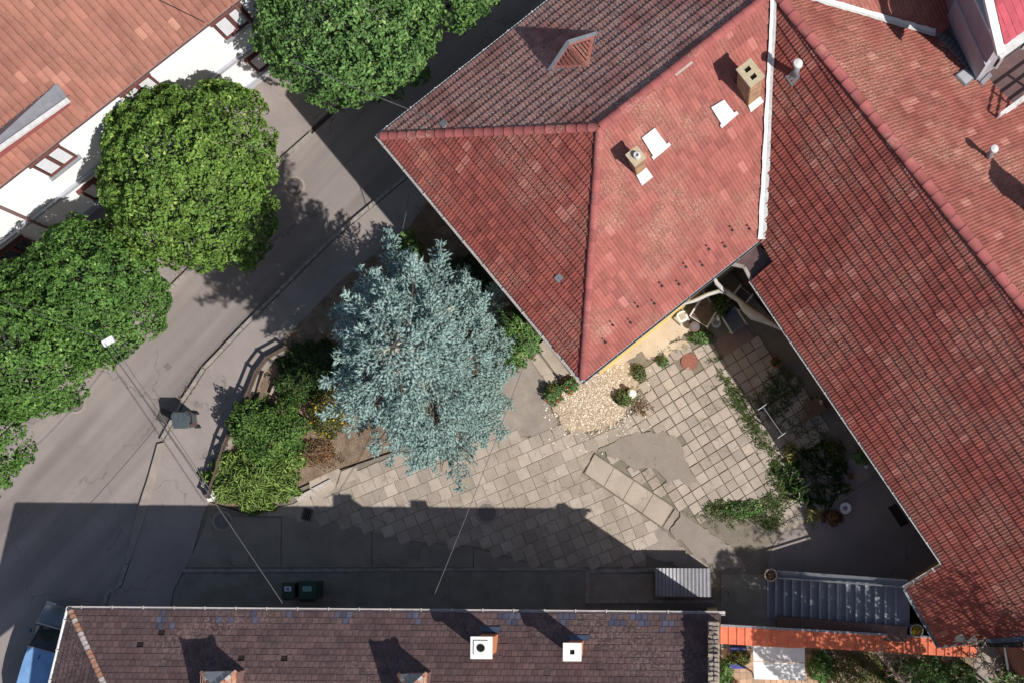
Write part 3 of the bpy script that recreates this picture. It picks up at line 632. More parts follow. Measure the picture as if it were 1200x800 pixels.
# walls
a_ = A + UD * .5 + ND * .5; b_ = B + UD * .5 - ND * .5; far = UD * 20
def ground(v, z): return Vector((v.x, v.y, z))
fp = [a_, b_, b_ + far, a_ + far]
MB().prism([ground(v, .0) for v in fp], [ground(v, zE - .12) for v in fp]).build('wall', M["yellow_plaster"], house)
ev = [A, B, B + far, A + far]; inn = [v for v in fp]
MB().prism([ground(v, zE - .16) for v in [A + UD * .06 + ND * .06, B + UD * .06 - ND * .06, B + far, A + far]], [ground(v, zE - .10) for v in [A + UD * .06 + ND * .06, B + UD * .06 - ND * .06, B + far, A + far]]).build('soffit', M["wood_pale"], house)
lk = (700, 280)
roof_slope(house, [[(683, 443), (891, 278), (907, -10), (703, 150)]], SE, B, D, .215, .34, 'double', "tile_smooth", 150, look=(780, 260))
roof_slope(house, [[(907, -10), (1095, 42), (1135, 20), (1060, -131)]], SE, B, D, .215, .34, 'double', "tile_smooth", 0)
roof_slope(house, [[(447, 160), (683, 443), (703, 150)]], SW, A, B, .215, .34, 'double', "tile_red", 80, look=(650, 300))
roof_slope(house, [[(447, 160), (703, 150), (907, -10), (1060, -131), (810, -126), (650, 0)]], NW, A, P(650, 0, zE), .215, .34, 'double', "tile_brown", 70, look=(640, 100))
up = Vector((0, 0, .03))
ridge(house, A + up, R1 + up, r=.12); ridge(house, B + up, R1 + up, r=.12); ridge(house, R1 + up, J + up, r=.135); ridge(house, J + up, JF + up, r=.13)
gutter(house, A - ND * .07 - UD * .1, A - ND * .07 + UD * 9.5, "white_metal", .14); gutter(house, A - UD * .08 - ND * .12, B - UD * .08 + ND * .12, "gutter_light", .17)
gutter(house, B + ND * .07 - UD * .1, D + ND * .07, "gutter_grey", .13)
MB().bar(B + ND * .0 - Vector((0, 0, .08)), D - Vector((0, 0, .08)), .04, .16).build('fascia', M["gutter_brown"], house)
def valley(parent, a, b, wa, wb, mt="white_metal"):
    d = (b - a).normalized(); sd = d.cross(Vector((0, 0, 1))).normalized(); n = 26; mb = MB(); t = []; bt = []
    Lf = []; Rt = []
    for i in range(n + 1):
        q = a.lerp(b, i / n) + Vector((0, 0, .19)); w_ = wa + (wb - wa) * i / n
        Lf.append(q - sd * (w_ / 2 + random.uniform(-.012, .016)) + Vector((0, 0, .03))); Rt.append(q + sd * (w_ / 2 + random.uniform(-.012, .016)) + Vector((0, 0, .03)))
        t.append(q - Vector((0, 0, .01)))
    vs = Lf + t + Rt; m = n + 1
    fs = [[i, i + 1, m + i + 1, m + i] for i in range(n)] + [[m + i, m + i + 1, 2 * m + i + 1, 2 * m + i] for i in range(n)]
    return mb.add(vs, fs).build('valley_sheet', M[mt], parent)
valley(house, J, R(893, 282, SE), .15, .24); valley(house, R(945, -1, SE), V2, .16, .22)
# triangular dormer on the street side
def tri_dormer(parent, pl, fl, fr, bk, pk, rim_m, tile_m):
    bkp = R(*bk, pl); F_ = P(pk[0], pk[1], bkp.z + .02); L_ = R(*fl, pl, .02); R_ = R(*fr, pl, .02); u = Vector((0, 0, .02))
    dn = Vector((0, 0, -.5))
    d = MB().add([L_, R_, F_, bkp, L_ + dn, R_ + dn], [[0, 1, 2], [0, 2, 3], [1, 3, 2], [0, 4, 5, 1]]).build('dormer', M[tile_m], parent)
    cl = (L_ + F_ + bkp) / 3; cr = (R_ + F_ + bkp) / 3; mb = MB()
    for tri, c in (((L_, F_, bkp), cl), ((R_, bkp, F_), cr)):
        n = (tri[1] - tri[0]).cross(tri[2] - tri[0]).normalized(); n = n if n.z > 0 else -n
        q = [c + (v - c) * .62 + n * .05 for v in tri]; q = [v + (F_.lerp(bkp, .5) - c) * .34 for v in q]
        k = 5
        for i in range(k):
            s0, s1 = i / k, (i + .94) / k; a0, a1 = q[0].lerp(q[1], s0), q[0].lerp(q[1], s1); b0, b1 = q[0].lerp(q[2], s0), q[0].lerp(q[2], s1)
            mb.add([a0 + n * .0, b0 + n * .0, b1 + n * .03, a1 + n * .03], [[0, 1, 2, 3]], random.random())
    mb.build('dormer_tiles', M[tile_m], d, kind='stuff')
    for a, b in ((L_, F_), (R_, F_), (L_, bkp), (R_, bkp)): MB().bar(a + u, b + u, .10, .05).build('dormer_rim', M[rim_m], d)
    return d
tri_dormer(house, NW, (644, 84), (701, 40), (693, 82), (666, 50), "gutter_grey", "tile_smooth")
# chimneys, roof windows, plates, snow hooks
ang_ = math.atan2(.62, .785)
cA, pA, z0A = chimney(house, 879.5, 85.5, SE, .52, .40, ang_ - math.pi / 2 + .0, 9.95, "brick", "cap_concrete", [(-.12, 0, .13, .17), (.12, 0, .13, .17)], .045, (.40, .22))
cB, pB, z0B = chimney(house, 745, 183, SE, .31, .31, ang_, 9.65, "brick", "cap_concrete", [(0, 0, .12, .12)], .045, (.34, .26))
MB().lathe((pB.x + .03, pB.y, 9.65), [(.10, -.01), (.10, .08), (.08, .13), (.05, .13), (.05, .04)], 16).build('chimney_pot', M["white_metal"], cB)
def roof_window(parent, quad, pl, mt="blind", frame="white_metal", h=.15, name='roof_window'):
    W = [R(x, y, pl) for x, y in quad]; n = pl[1]
    f = MB().prism([q - n * .05 for q in W], [q + n * h for q in W]).build(name, M[frame], parent)
    c = sum(W, Vector()) / 4; q = [c + (v - c) * .80 + n * (h + .004) for v in W]
    MB().prism([v - n * .01 for v in q], [v + n * .008 for v in q]).build('pane', M[mt], f)
    q = [W[2] + n * .11, W[3] + n * .11, W[3] + (W[3] - W[0]).normalized() * .10 + n * .12, W[2] + (W[2] - W[1]).normalized() * .10 + n * .12]
    q[0] += (W[2] - W[3]).normalized() * .08; q[1] -= (W[2] - W[3]).normalized() * .05; q[2] -= (W[2] - W[3]).normalized() * .05; q[3] += (W[2] - W[3]).normalized() * .08
    MB().prism([v - n * .05 for v in q], [v + n * .03 for v in q]).build('window_apron', M["white_metal"], f)
    return f
roof_window(house, [(750, 160), (765, 148.5), (779, 167.5), (763, 181)], SE, "stone_white"); roof_window(house, [(831, 124.5), (846, 115.5), (858, 131), (843, 144)], SE, "stone_white")
for x, y, pl in ((521, 147, NW), (656, 325, SW)):
    MB().prism([R(x + a, y + b, pl) for a, b in ((-5, 0), (1, -5), (6, 0), (0, 6))], [R(x + a, y + b, pl, .09) for a, b in ((-5, 0), (1, -5), (6, 0), (0, 6))]).build('steel_plate', M["zinc"], house)
mbh = MB().add([(0, 0, 0), (.03, 0, 0), (.03, 0, .14), (0, 0, .14), (0, .03, 0), (.03, .03, 0), (.03, .03, .14), (0, .03, .14), (-.02, -.13, .02), (.05, -.13, .02), (.05, -.10, .02), (-.02, -.10, .02)],
    [[0, 1, 2, 3], [4, 7, 6, 5], [0, 3, 7, 4], [1, 5, 6, 2], [3, 2, 6, 7], [8, 9, 10, 11], [0, 8, 9, 1]]); oh = mbh.build('h', M["wire_dark"]); meh = oh.data; bpy.data.objects.remove(oh)
for x, y in ((1020, 268), (1100, 262), (910, 357), (985, 345), (803, 440), (880, 433), (690, 530), (770, 522), (577, 625), (655, 612), (460, 712), (543, 700), (425, 792)):
    inst("snow_hook", meh, Matrix.Translation(R(600 + x / 4, 200 + y / 4, SE, .03)) @ Matrix.Rotation(ang_, 4, 'Z'), house)
q = [R(788, 86, SE, .12), R(808, 70, SE, .12), R(810, 72, SE, .14), R(790, 88, SE, .14)]
MB().prism([v - Vector((0, 0, .04)) for v in q], q).build('loose_board', M["wood_pale"], house)

# ================================================================ WING
WU = (P(1107, 658, 5) - P(882, 327, 5)).normalized(); WN = Vector((WU.y, -WU.x, 0)); WN = WN if WN.x < 0 else -WN     # WN: out towards the courtyard
E1, E2 = P(882, 327, 5.0), P(1107, 658, 5.0); E3, E4 = R(1063, 688, Eh1), R(1103, 757, Eh1)
NE0, NE1 = R(1172, 75, Wne), R(1400, 392, Wne)
ins = -WN * .45
wf = [E1 + ins, E2 + ins, E2 + ins + WU * .1, R(1320, 726, Eh1), NE1 + WN * .3, NE0 + WN * .3]
g1 = [E1 + ins, E2 + ins + WU * .0, E2 + ins + WU * 5 - WN * 0, E2 + WU * 5 - WN * 9.2, E1 - WN * 9.0]
MB().prism([ground(v, 0) for v in g1], [ground(v, 4.86) for v in g1]).build('wall', M["red_plaster"], wing)
g2 = [E3 + ins * .5 + WU * .3, E4 + ins * .5 - WU * .3, E4 + ins * .5 - WU * .3 - WN * 4, E3 - WN * 4 + WU * .3]
MB().prism([ground(v, 0) for v in g2], [ground(v, E3.z - .14) for v in g2]).build('wall', M["ochre_plaster"], wing)
g3 = [E3 + WU * .15 - WN * .05, E2 + WU * .12 - WN * .1, E2 + WU * .5 - WN * 1, E3 + WU * .6 - WN * .3]
roof_slope(wing, [[(907, -10), (893, 283), (907, 306), (1321, 512)], [(907, 306), (882, 327), (1107, 658), (1321, 512)]], Eh1, E1, E2, .20, .335, 'double', "tile_red", 260, look=(960, 420))
roof_slope(wing, [[(1321, 512), (1063, 688), (1103, 757), (1325, 728)]], Eh1, E1, E2, .20, .335, 'double', "tile_red", 0)
roof_slope(wing, [[(907, -10), (1095, 42), (1172, 75), (1400, 392), (1321, 512)]], Wne, NE0, NE1, .20, .335, 'double', "tile_orange", 40, look=(1080, 200))
ridge(wing, J + up, Qr + up, r=.145, seg=.38)
gutter(wing, E1 + WN * .08, E2 + WN * .08, "gutter_light", .13); gutter(wing, E3 + WN * .08, E4 + WN * .08, "gutter_grey", .13)
gutter(wing, E2 + WU * .02 + WN * .1, E3 - WU * .06 + WN * .1 + Vector((0, 0, 0)), "gutter_light", .12)
gutter(wing, NE0 - WN * .08, NE1 - WN * .08, "gutter_grey", .12)
E5 = R(1325, 728, Eh1)
MB().bar(E4 + up * .4, E5 + up * .4, .10, .10).build('verge_board', M["gutter_grey"], wing)
MB().bar(E1 - up * 1.2, E2 - up * 1.2, .03, .16).build('fascia', M["gutter_brown"], wing)
# blue grey sheets at the lower edge of the roof
for quad, m_ in (([(1118, 750), (1122, 743), (1128, 741), (1134, 749), (1143, 742), (1148, 752)], "zinc"), ([(1148, 752), (1156, 747), (1200, 744), (1260, 738), (1260, 745), (1200, 751)], "blue_metal"), ([(1136, 756), (1150, 752), (1200, 750), (1200, 757)], "wire_dark")):
    W = [R(x, y, Eh1, .06) for x, y in quad]; MB().prism([v - Vector((0, 0, .05)) for v in W], [v + Vector((0, 0, .03)) for v in W]).build('edge_sheet', M[m_], wing)
# brown sheet roof in the inner corner
W = [P(886, 287, 5.5), P(903, 298, 5.5), P(906, 307, 5.35), P(880, 328, 4.9), P(872, 313, 5.0), P(854, 309, 5.0)]
MB().prism([v - Vector((0, 0, .06)) for v in W], W).build('sheet_roof', M["brown_sheet"], wing)
MB().bar(W[3], W[4], .10, .12).bar(W[4], W[5], .10, .12).build('eave_edge', M["kerb"], wing)
MB().prism([ground(v, 2.6) for v in (W[0], W[1], W[3] - WN * .3, W[4] - WN * .2)], [ground(v, 4.85) for v in (W[0], W[1], W[3] - WN * .3, W[4] - WN * .2)]).build('wall', M["red_plaster"], wing)
def vent(parent, px, py, pl, ztop_h, r, mt="zinc", basew=.26, lab=None):
    """round roof vent standing upright on a slope: px,py is its foot"""
    b = R(px, py, pl); n = pl[1]
    o = MB().tube([b - Vector((0, 0, .1)), b + Vector((0, 0, ztop_h - .12))], r, 16).build('vent_pipe', M[mt], parent, True)
    MB().lathe(b + Vector((0, 0, ztop_h - .14)), [(r * .9, 0), (r * 1.5, .0), (r * 1.5, .10), (r * 1.35, .13), (.02, .15)], 20).build('vent_cap', M["white_metal"], o)
    dn = Vector((n.x, n.y, 0)).normalized(); dn = (dn - n * dn.dot(n)).normalized(); sd = dn.cross(n)
    q = [b + dn * (i * basew * (1 if i < 0 else 1.5)) + sd * (j * basew * (.7 if i < 0 else 1)) + n * .07 for i, j in ((-1, -1), (-1, 1), (.9, 1), (.9, -1))]
    MB().prism([v - n * .03 for v in q], [v + n * .01 for v in q]).build('vent_base', M[mt], o); return o
vent(wing, 932, 89, Eh1, 1.05, .085, basew=.17); vent(wing, 1157, 185, Wne, .95, .075, basew=.1)
chimney(wing, 1236, 226, Wne, .6, .5, ang_, 9.9, "brick", "cap_concrete", [(0, 0, .2, .2)], .05, None)
W = [R(x, y, Wne) for x, y in ((1117, 91), (1128, 83), (1142, 93), (1129, 104))]
n_ = Wne[1]; f_ = MB().prism([v for v in W], [v + n_ * .12 for v in W]).build('roof_hatch', M["gutter_grey"], wing)
c_ = sum(W, Vector()) / 4; MB().prism([c_ + (v - c_) * .85 + n_ * .11 for v in W], [c_ + (v - c_) * .85 + n_ * .13 for v in W]).build('pane', M["cornice"], f_)
# stepped lead flashing up to the tower wall
pa, pb = (1096, 41), (1157, 97)
for i in range(13):
    t0, t1 = i / 13, (i + .82) / 13; w_ = 3.5 + 7 * i / 13; dx, dy = pb[0] - pa[0], pb[1] - pa[1]; L = math.hypot(dx, dy); nx, ny = -dy / L, dx / L
    q = [(pa[0] + dx * t + nx * s * w_, pa[1] + dy * t + ny * s * w_) for t, s in ((t0, -1), (t1, -1), (t1, 1), (t0, 1))]
    W = [R(x, y, Wne, .10) for x, y in q]; MB().prism(W, [v + n_ * .03 for v in W]).build('flashing_step', M["corrugated"], wing)
# ================================================================ LONG HOUSE (bottom of the picture)
lh = empty("long_house", Vector((-10, -8, 0)), "long low house with weathered brown flat tiled roof along the bottom edge", "house")
L0, L1 = P(83, 715, zE), P(845, 721, zE); LD = (L1 - L0).normalized(); LB = Vector((LD.y, -LD.x, 0))      # LB: away from the yard
NL = (L0, Vector((-LB.x * math.sin(math.radians(32)), -LB.y * math.sin(math.radians(32)), math.cos(math.radians(32)))))
hip = R(130, 818, NL); LW = plane3(L0, P(62, 800, zE), hip); hip2 = hip + (hip - L0) * .7; LWe = P(40, 890, zE)
wv = [L0 + LD * .5 + LB * .55, L1 - LD * .2 + LB * .5, L1 - LD * .2 + LB * 8.6, L0 + LD * -.6 + LB * 8.6]
MB().prism([ground(v, 0) for v in wv], [ground(v, zE - .12) for v in wv]).build('wall', M["ochre_plaster"], lh)
BL = [(172, 208, 738, 1), (225, 240, 728, 0), (257, 272, 729, 0), (297, 307, 727, 0), (328, 345, 731, 0), (388, 418, 731, 0), (470, 493, 732, 0), (588, 612, 734, 0), (655, 682, 729, 0), (713, 728, 735, 0), (742, 762, 735, 0), (770, 785, 737, 0)]
blue = []
def lskip(c):
    k = S * H / (H - c.z); x, y = CX + c.x * k, CY - c.y * k
    for a, b, yy, tr in BL:
        if a - 3 < x < b + 3 and 719 < y < yy + 2 and (not tr or abs(x - 190) < (y - 712) * .7) and random.random() < (.8 if a + 4 < x < b - 4 and y < yy - 4 else .3): blue.append(c); return True
    if 745 < y and (x - 340) ** 2 / 9 + (y - 765) ** 2 < 500 and random.random() < .03: return True
    if (x - 170) ** 2 / 3 + (y - 740) ** 2 < 500 and random.random() < .02: return True
    return random.random() < .002
YB = 905
roof_slope(lh, [[(83, 715), (845, 721), (834, YB), (171, YB)]], NL, L0, L1, .175, .2, 'flat', "tile_flat", 240, skip=lskip, bond=.5, under="underlay_dark", look=(480, 760), thick=.1, lift=.02)
roof_slope(lh, [[(83, 715), (62, 800), (38, YB), (171, YB)]], LW, L0, P(62, 800, zE), .175, .2, 'flat', "tile_flat", 50, bond=.5, under="underlay_dark", look=(90, 780), thick=.1, lift=.02)
O_, U_, V_, N_ = frame_of(NL, L0, L1); Mx_ = Matrix((U_, V_, N_)).transposed(); tv_, tf_ = tile_geo(.17, .2, 'flat'); mbb = MB()
for c in blue: mbb.add([c + Mx_ @ Vector(q) for q in tv_], tf_, random.random())
mbb.build('slate_tiles', M["tile_slate_blue"], lh, kind='stuff')
ridge(lh, L0 + up, hip2 + up, r=.085, seg=.17, mats=lambda t: "ridge_rust" if (.26 < t % 1 < .42 or random.random() < .25) else "ridge_white")
gutter(lh, L0 - LB * .07 - LD * .1, L1 - LB * .07 + LD * .12, "gutter_light", .13); gutter(lh, L0 - LD * .07 - LB * .1, LWe - LD * .07, "white_metal", .14)
# gable parapet of rubble at the right end
par = MB()
for i in range(64):
    for j in range(2):
        b0 = L1 - LD * (.29 - j * .15) + LB * (.18 + i * .12); zz = zE + .62 * (.18 + i * .12)
        par.box(b0 + Vector((random.uniform(-.02, .02), 0, zz - zE + .62 + random.uniform(-.04, .04))), (random.uniform(.11, .15), random.uniform(.09, .12), .12), Matrix.Rotation(random.uniform(-.3, .3), 3, 'Z'), random.random())
po = MB(); q0, q1 = L1 - LD * .38 + LB * .15, L1 - LD * .06 + LB * .15; q2, q3 = q1 + LB * 7.6, q0 + LB * 7.6
tops = [v + Vector((0, 0, .62 * (v - L1).dot(LB) + .62)) for v in (q0, q1, q2, q3)]
pw = po.prism([ground(v, 0) for v in (q0, q1, q2, q3)], tops).build('parapet', M["mortar"], lh); par.build('rubble_stones', M["rubble"], pw, kind='stuff')
al = math.atan2(LD.y, LD.x)
cE, pE, zE_ = chimney(lh, 564, 758.5, NL, .46, .48, al, 7.8, "orange_brick", "cap_white", [(.0, 0, .2, .2)], .07, None, bricks=False)
MB().box((pE.x, pE.y, 7.83), (.40, .40, .04), Matrix.Rotation(al, 3, 'Z')).build('cap_plate', M["cap_white"], cE)
MB().lathe((pE.x, pE.y, 7.85), [(.11, 0), (.11, .03), (.001, .031)], 18).build('flue', M["black"], cE)
cF, pF, _ = chimney(lh, 670.5, 763.5, NL, .38, .38, al, 7.75, "orange_brick", "cap_white", [(0, 0, .13, .13)], .065, None, bricks=False)
for (px, py) in ((574, 738), (679, 748)):
    W = [R(px + a, py + b, NL, .07) for a, b in ((-12, -3), (13, -3), (11, 3), (-10, 3))]; MB().prism([v - Vector((0, 0, .03)) for v in W], W).build('flashing', M["blue_metal"], lh)
def turret(xl, xr, y, rs):
    zt = R((xl + xr) / 2, y + 14, NL).z + .75; a, b = P(xl, y, zt), P(xr, y - 1, zt); wd = (b - a).length; c, d = b + LB * wd, a + LB * wd; ap = (a + b + c + d) / 4 + Vector((0, 0, .5))
    s = .08; w4 = [a.lerp(c, s), b.lerp(d, s), c.lerp(a, s), d.lerp(b, s)]
    t = MB().prism([v - Vector((0, 0, 2.0)) for v in w4], [v - Vector((0, 0, .02)) for v in w4]).build('dormer', M["gutter_brown"], lh)
    MB().add([a, b, ap], [[0, 1, 2]]).build('dormer_front', M["zinc"], t)
    mb = MB()
    for p, q in ((b, c), (c, d), (d, a)):
        n = (q - p).cross(ap - p).normalized(); n = n if n.z > 0 else -n
        for k in range(5):
            t0, t1 = k / 5, (k + 1.05) / 5; mb.add([p.lerp(ap, t0), q.lerp(ap, t0), q.lerp(ap, min(t1, 1)) + n * .02, p.lerp(ap, min(t1, 1)) + n * .02], [[0, 1, 2, 3]], random.random())
            mb.add([p.lerp(ap, t0) + n * .03, q.lerp(ap, t0) + n * .03, q.lerp(ap, t0), p.lerp(ap, t0)], [[0, 1, 2, 3]])
    mb.build('dormer_tiles', M["ridge_rust"], t, kind='stuff')
    for p in (a, b, c, d):
        for k in range(4): MB().bar(p.lerp(ap, k / 4) + up * .5, p.lerp(ap, k / 4 + .2) + up * .5, .09, .06).build('hip_tile', M["ridge_white" if k % 2 else "ridge_rust"], t)
ra, rb_ = R(171, YB, NL), R(834, YB, NL); fb = LB * 5 - Vector((0, 0, 3.1))
MB().prism([v - Vector((0, 0, .15)) for v in (ra, rb_, rb_ + fb, ra + fb - LD * 3.4)], [v + Vector((0, 0, .03)) for v in (ra, rb_, rb_ + fb, ra + fb - LD * 3.4)]).build('roof', M["tile_flat"], lh)
turret(236, 277, 786.5, 0); turret(467, 500, 789, 1)

# ================================================================ LEFT TOWNHOUSE
th_ = empty("townhouse", Vector((-24, 14, 0)), "white rendered townhouse with salmon tiled roof in the upper left corner", "house")
G0, G1 = P(-330, 473, 5.9), P(420, -113, 5.9); gd = (G1 - G0).normalized(); gn = Vector((gd.y, -gd.x, 0)); gn = gn if gn.x > 0 else -gn   # gn towards the street
ph = math.radians(36); LP = (P(0, 215, 5.9), Vector((gn.x * math.sin(ph), gn.y * math.sin(ph), math.cos(ph))))
e0, e1 = P(0, 215, 5.9), P(275, 0, 5.9); gd = (e1 - e0).normalized(); gn = Vector((gd.y, -gd.x, 0)); LP = (e0, Vector((gn.x * math.sin(ph), gn.y * math.sin(ph), math.cos(ph))))
G0, G1 = e0 - gd * 9, e0 + gd * 14
wo = -gn * .32
MB().prism([ground(v, 0) for v in (G0 + wo, G1 + wo, G1 - gn * 10, G0 - gn * 10)], [ground(v, 5.8) for v in (G0 + wo, G1 + wo, G1 - gn * 10, G0 - gn * 10)]).build('wall', M["white_plaster"], th_)
rt, rb = G1 - gn * 6, G0 - gn * 6
def up_(v, k): return v - gn * k + Vector((0, 0, k * math.tan(ph)))
roof_slope(th_, [[(G0, 0), (G1, 0), (up_(G1, 6.2), 0), (up_(G0, 6.2), 0)]], LP, e0, e1, .225, .33, 'single', "tile_salmon", 300, look=(120, 60), skip=lambda c: False)
gutter(th_, G0 + gn * .07, G1 + gn * .07, "gutter_brown", .12); MB().bar(G0 - up * 1.6, G1 - up * 1.6, .05, .14).build('fascia', M["gutter_brown"], th_)
ridge(th_, up_(G0, 6.2), up_(G1, 6.2), r=.13)
ra, rb_ = up_(G0, 6.2), up_(G1, 6.2); fb = -gn * 4.6 - Vector((0, 0, 3.35))
MB().prism([v - Vector((0, 0, .15)) for v in (ra, rb_, rb_ + fb, ra + fb)], [v + Vector((0, 0, .03)) for v in (ra, rb_, rb_ + fb, ra + fb)]).build('roof', M["tile_salmon"], th_)
WPn = ground(gn, 0); WP = (ground(e0 + wo, 3), WPn)    # wall plane
def wallpt(x, y): return R(x, y, WP)
def wall_box(name, pts, mt, out, parent, depth=.03):
    q = [wallpt(x, y) for x, y in pts]; s = [(v - WP[0]).dot(gd) for v in q]; z = [v.z for v in q]; s0, s1, z0, z1 = min(s), max(s), min(z), max(z)
    return s0, s1, z0, z1
def wbox(name, s0, s1, z0, z1, o0, o1, mt, parent):
    b = [WP[0] + gd * s + gn * o for s, o in ((s0, o0), (s1, o0), (s1, o1), (s0, o1))]; return MB().prism([ground(v, z0) for v in b], [ground(v, z1) for v in b]).build(name, M[mt], parent)
def window(s0, s1, z0, z1, pane="blind"):
    f = wbox('window', s0, s1, z0, z1, .001, .02, "glass_dark", th_)
    for a, b, c, d in ((s0, s0 + .06, z0, z1), (s1 - .06, s1, z0, z1), (s0 + .06, s1 - .06, z1 - .07, z1), (s0 + .06, s1 - .06, z0, z0 + .07), ((s0 + s1) / 2 - .05, (s0 + s1) / 2 + .05, z0 + .07, z1 - .07)): wbox('frame', a, b, c, d, .0, .075, "brown_wood", f)
    m = (s0 + s1) / 2
    for a, b in ((s0 + .09, m - .07), (m + .07, s1 - .09)): wbox('pane', a, b, z0 + .1, z1 - .12, .0, .035, pane, f)
    wbox('sill', s0 - .06, s1 + .06, z0 - .07, z0 - .003, .0, .16, "zinc", f); wbox('reveal', s0 - .05, s1 + .05, z1 + .002, z1 + .07, .0, .13, "brown_wood", f)
ss = [(wallpt(271, 24) - WP[0]).dot(gd), (wallpt(167, 103) - WP[0]).dot(gd), (wallpt(65, 189) - WP[0]).dot(gd)]
zc = wallpt(271, 24).z
print("window z", zc, ss)
stp = (ss[0] - ss[2]) / 2
for i in range(-1, 6):
    s_ = ss[2] + stp * i; window(s_ - .52, s_ + .52, zc - .65, zc + .62, "blind")
    window(s_ - .55, s_ + .55, .75, 1.9, "glass_dark" if i % 2 else "blind")
zs = wallpt(50, 245).z; wbox('string_course', -9, 14, zs - .09, zs + .07, 0, .1, "cornice", th_); wbox('plinth', -9, 14, .0, .45, .0, .05, "cornice", th_)
dp = wallpt(20, 250); sdp = (dp - WP[0]).dot(gd)
for q_ in (sdp, sdp + 9.4): MB().tube([WP[0] + gd * q_ + gn * .10 + Vector((0, 0, 5.7 - 3)), WP[0] + gd * q_ + gn * .10 + Vector((0, 0, .1 - 3))], .05, 8).build('downpipe', M["gutter_brown"], th_)
# shed dormer with grey sheet roof
def R2(x, y, h): return R(x, y, LP, h)
b0, b1 = R2(67, 97, .08), R2(-60, 198, .08); f1, f0 = R2(80, 112, .42), R2(-60, 207, .95)
dm = MB().prism([v - Vector((0, 0, .04)) for v in (f0, f1, b0, b1)], [f0, f1, b0, b1]).build('dormer_roof', M["corrugated"], th_)
for i in range(15):
    t = (i + .5) / 15; MB().bar(f0.lerp(f1, t) + up * .3, b1.lerp(b0, t) + up * .3, .05, .03).build('roof_seam', M["corrugated"], dm)
MB().bar(f0 - gn * -.04, f1 - gn * -.04, .12, .10).build('fascia', M["white_metal"], dm)
MB().add([f0 - up, f1 - up, R2(83, 116, .02), R2(-60, 216, .02)], [[0, 1, 2, 3]]).build('dormer_front', M["brown_wood"], dm)
MB().bar(R2(79, 113, .12), R2(101, 133, .10), .15, .08).build('verge_board', M["tile_salmon"], dm)
MB().bar(R2(80, 120, .1), R2(-60, 226, .1), .16, .05).build('flashing', M["ridge_tile"], dm)
# ================================================================ TOWER-LIKE NEIGHBOUR (upper right)
nb = empty("grey_house", Vector((11, 19, 0)), "tall grey rendered house with magenta tiled roof in the upper right corner", "house")
zt = 10.6; c0 = P(1172, 63, zt); c1 = P(1138, -12, zt); c2 = P(1205, 39, zt); d1 = (c1 - c0).normalized(); d2 = (c2 - c0).normalized()
c1, c2 = c0 + d1 * 6, c0 + d2 * 6; i0 = c0 + d1 * .35 + d2 * .35
MB().prism([ground(v, 3) for v in (i0, i0 + d1 * 6, i0 + d1 * 6 + d2 * 6, i0 + d2 * 6)], [ground(v, zt - .1) for v in (i0, i0 + d1 * 6, i0 + d1 * 6 + d2 * 6, i0 + d2 * 6)]).build('wall', M["grey_plaster"], nb)
j0 = i0 - d1 * .04 - d2 * .05
MB().prism([ground(v, 7.0) for v in (j0, j0 + d1 * 2.0, j0 + d1 * 2.0 + d2 * .2, j0 + d2 * .2)], [ground(v, 8.3) for v in (j0, j0 + d1 * 2.0, j0 + d1 * 2.0 + d2 * .2, j0 + d2 * .2)]).build('plinth', M["cornice"], nb)
MB().prism([ground(v, zt - .12) for v in (c0, c1, c1 + d2 * 6, c2)], [ground(v, zt - .02) for v in (c0, c1, c1 + d2 * 6, c2)]).build('soffit', M["white_metal"], nb)
rise = lambda a, b: c0 + d1 * a + d2 * b + Vector((0, 0, .55 * a * .9))
PN = plane3(c0, c2, c0 + d1 * 3 + Vector((0, 0, 2.0))); cc0, cc1 = c0 + d1 * .18 + d2 * .18, None
def onP(v): return Vector((v.x, v.y, PN[0].z - (PN[1].x * (v.x - PN[0].x) + PN[1].y * (v.y - PN[0].y)) / PN[1].z))
pc = [onP(c0 + d1 * a + d2 * b) for a, b in ((.12, .16), (.12, 6), (4, 6), (4, .16))]
roof_slope(nb, [[(v, 0) for v in pc]], PN, pc[0], pc[1], .2, .33, 'flat', "tile_magenta_x" if "tile_magenta_x" in M else "tile_magenta", 0)
MB().bar(onP(c0 + d1 * -.02) + up, onP(c1) + up, .22, .16).build('verge_board', M["white_metal"], nb); MB().bar(c0 - d2 * .1 + up * 1.5, c2 + up * 1.5, .26, .14).build('gutter', M["white_metal"], nb)
W = [ground(i0 - d1 * 1.3 - d2 * .0, 6.6), ground(i0 - d1 * 1.3 + d2 * 6, 6.6), ground(i0 + d2 * 6, 6.6), ground(i0, 6.6)]
bl = MB().prism([v - up * 3 for v in W], W).build('balcony', M["brown_sheet"], nb)
for h in (.35, .7, 1.05): MB().bar(W[0] + Vector((0, 0, h)), W[1] + Vector((0, 0, h)), .06, .05).build('railing', M["white_metal"], bl)
for i in range(9): MB().bar(W[0].lerp(W[1], i / 8), W[0].lerp(W[1], i / 8) + Vector((0, 0, 1.05)), .05, .05, up=Vector((1, 0, 0))).build('post', M["white_metal"], bl)
for k in range(3):
    s0 = i0 - d1 * .02 + d2 * (.6 + k * 1.5)
    f = MB().prism([ground(v, 7.0) for v in (s0, s0 + d2 * 1, s0 + d2 * 1 - d1 * .03, s0 - d1 * .03)], [ground(v, 9.2) for v in (s0, s0 + d2 * 1, s0 + d2 * 1 - d1 * .03, s0 - d1 * .03)]).build('window', M["glass_dark"], nb)
    for a, b in ((s0 - d1 * .05, s0 + d2 * .08 - d1 * .05), (s0 + d2 * .92 - d1 * .05, s0 + d2 - d1 * .05)):
        MB().bar(ground((a + b) / 2, 7.0), ground((a + b) / 2, 9.2), .08, .06, up=Vector((1, 0, 0))).build('frame', M["white_metal"], f)

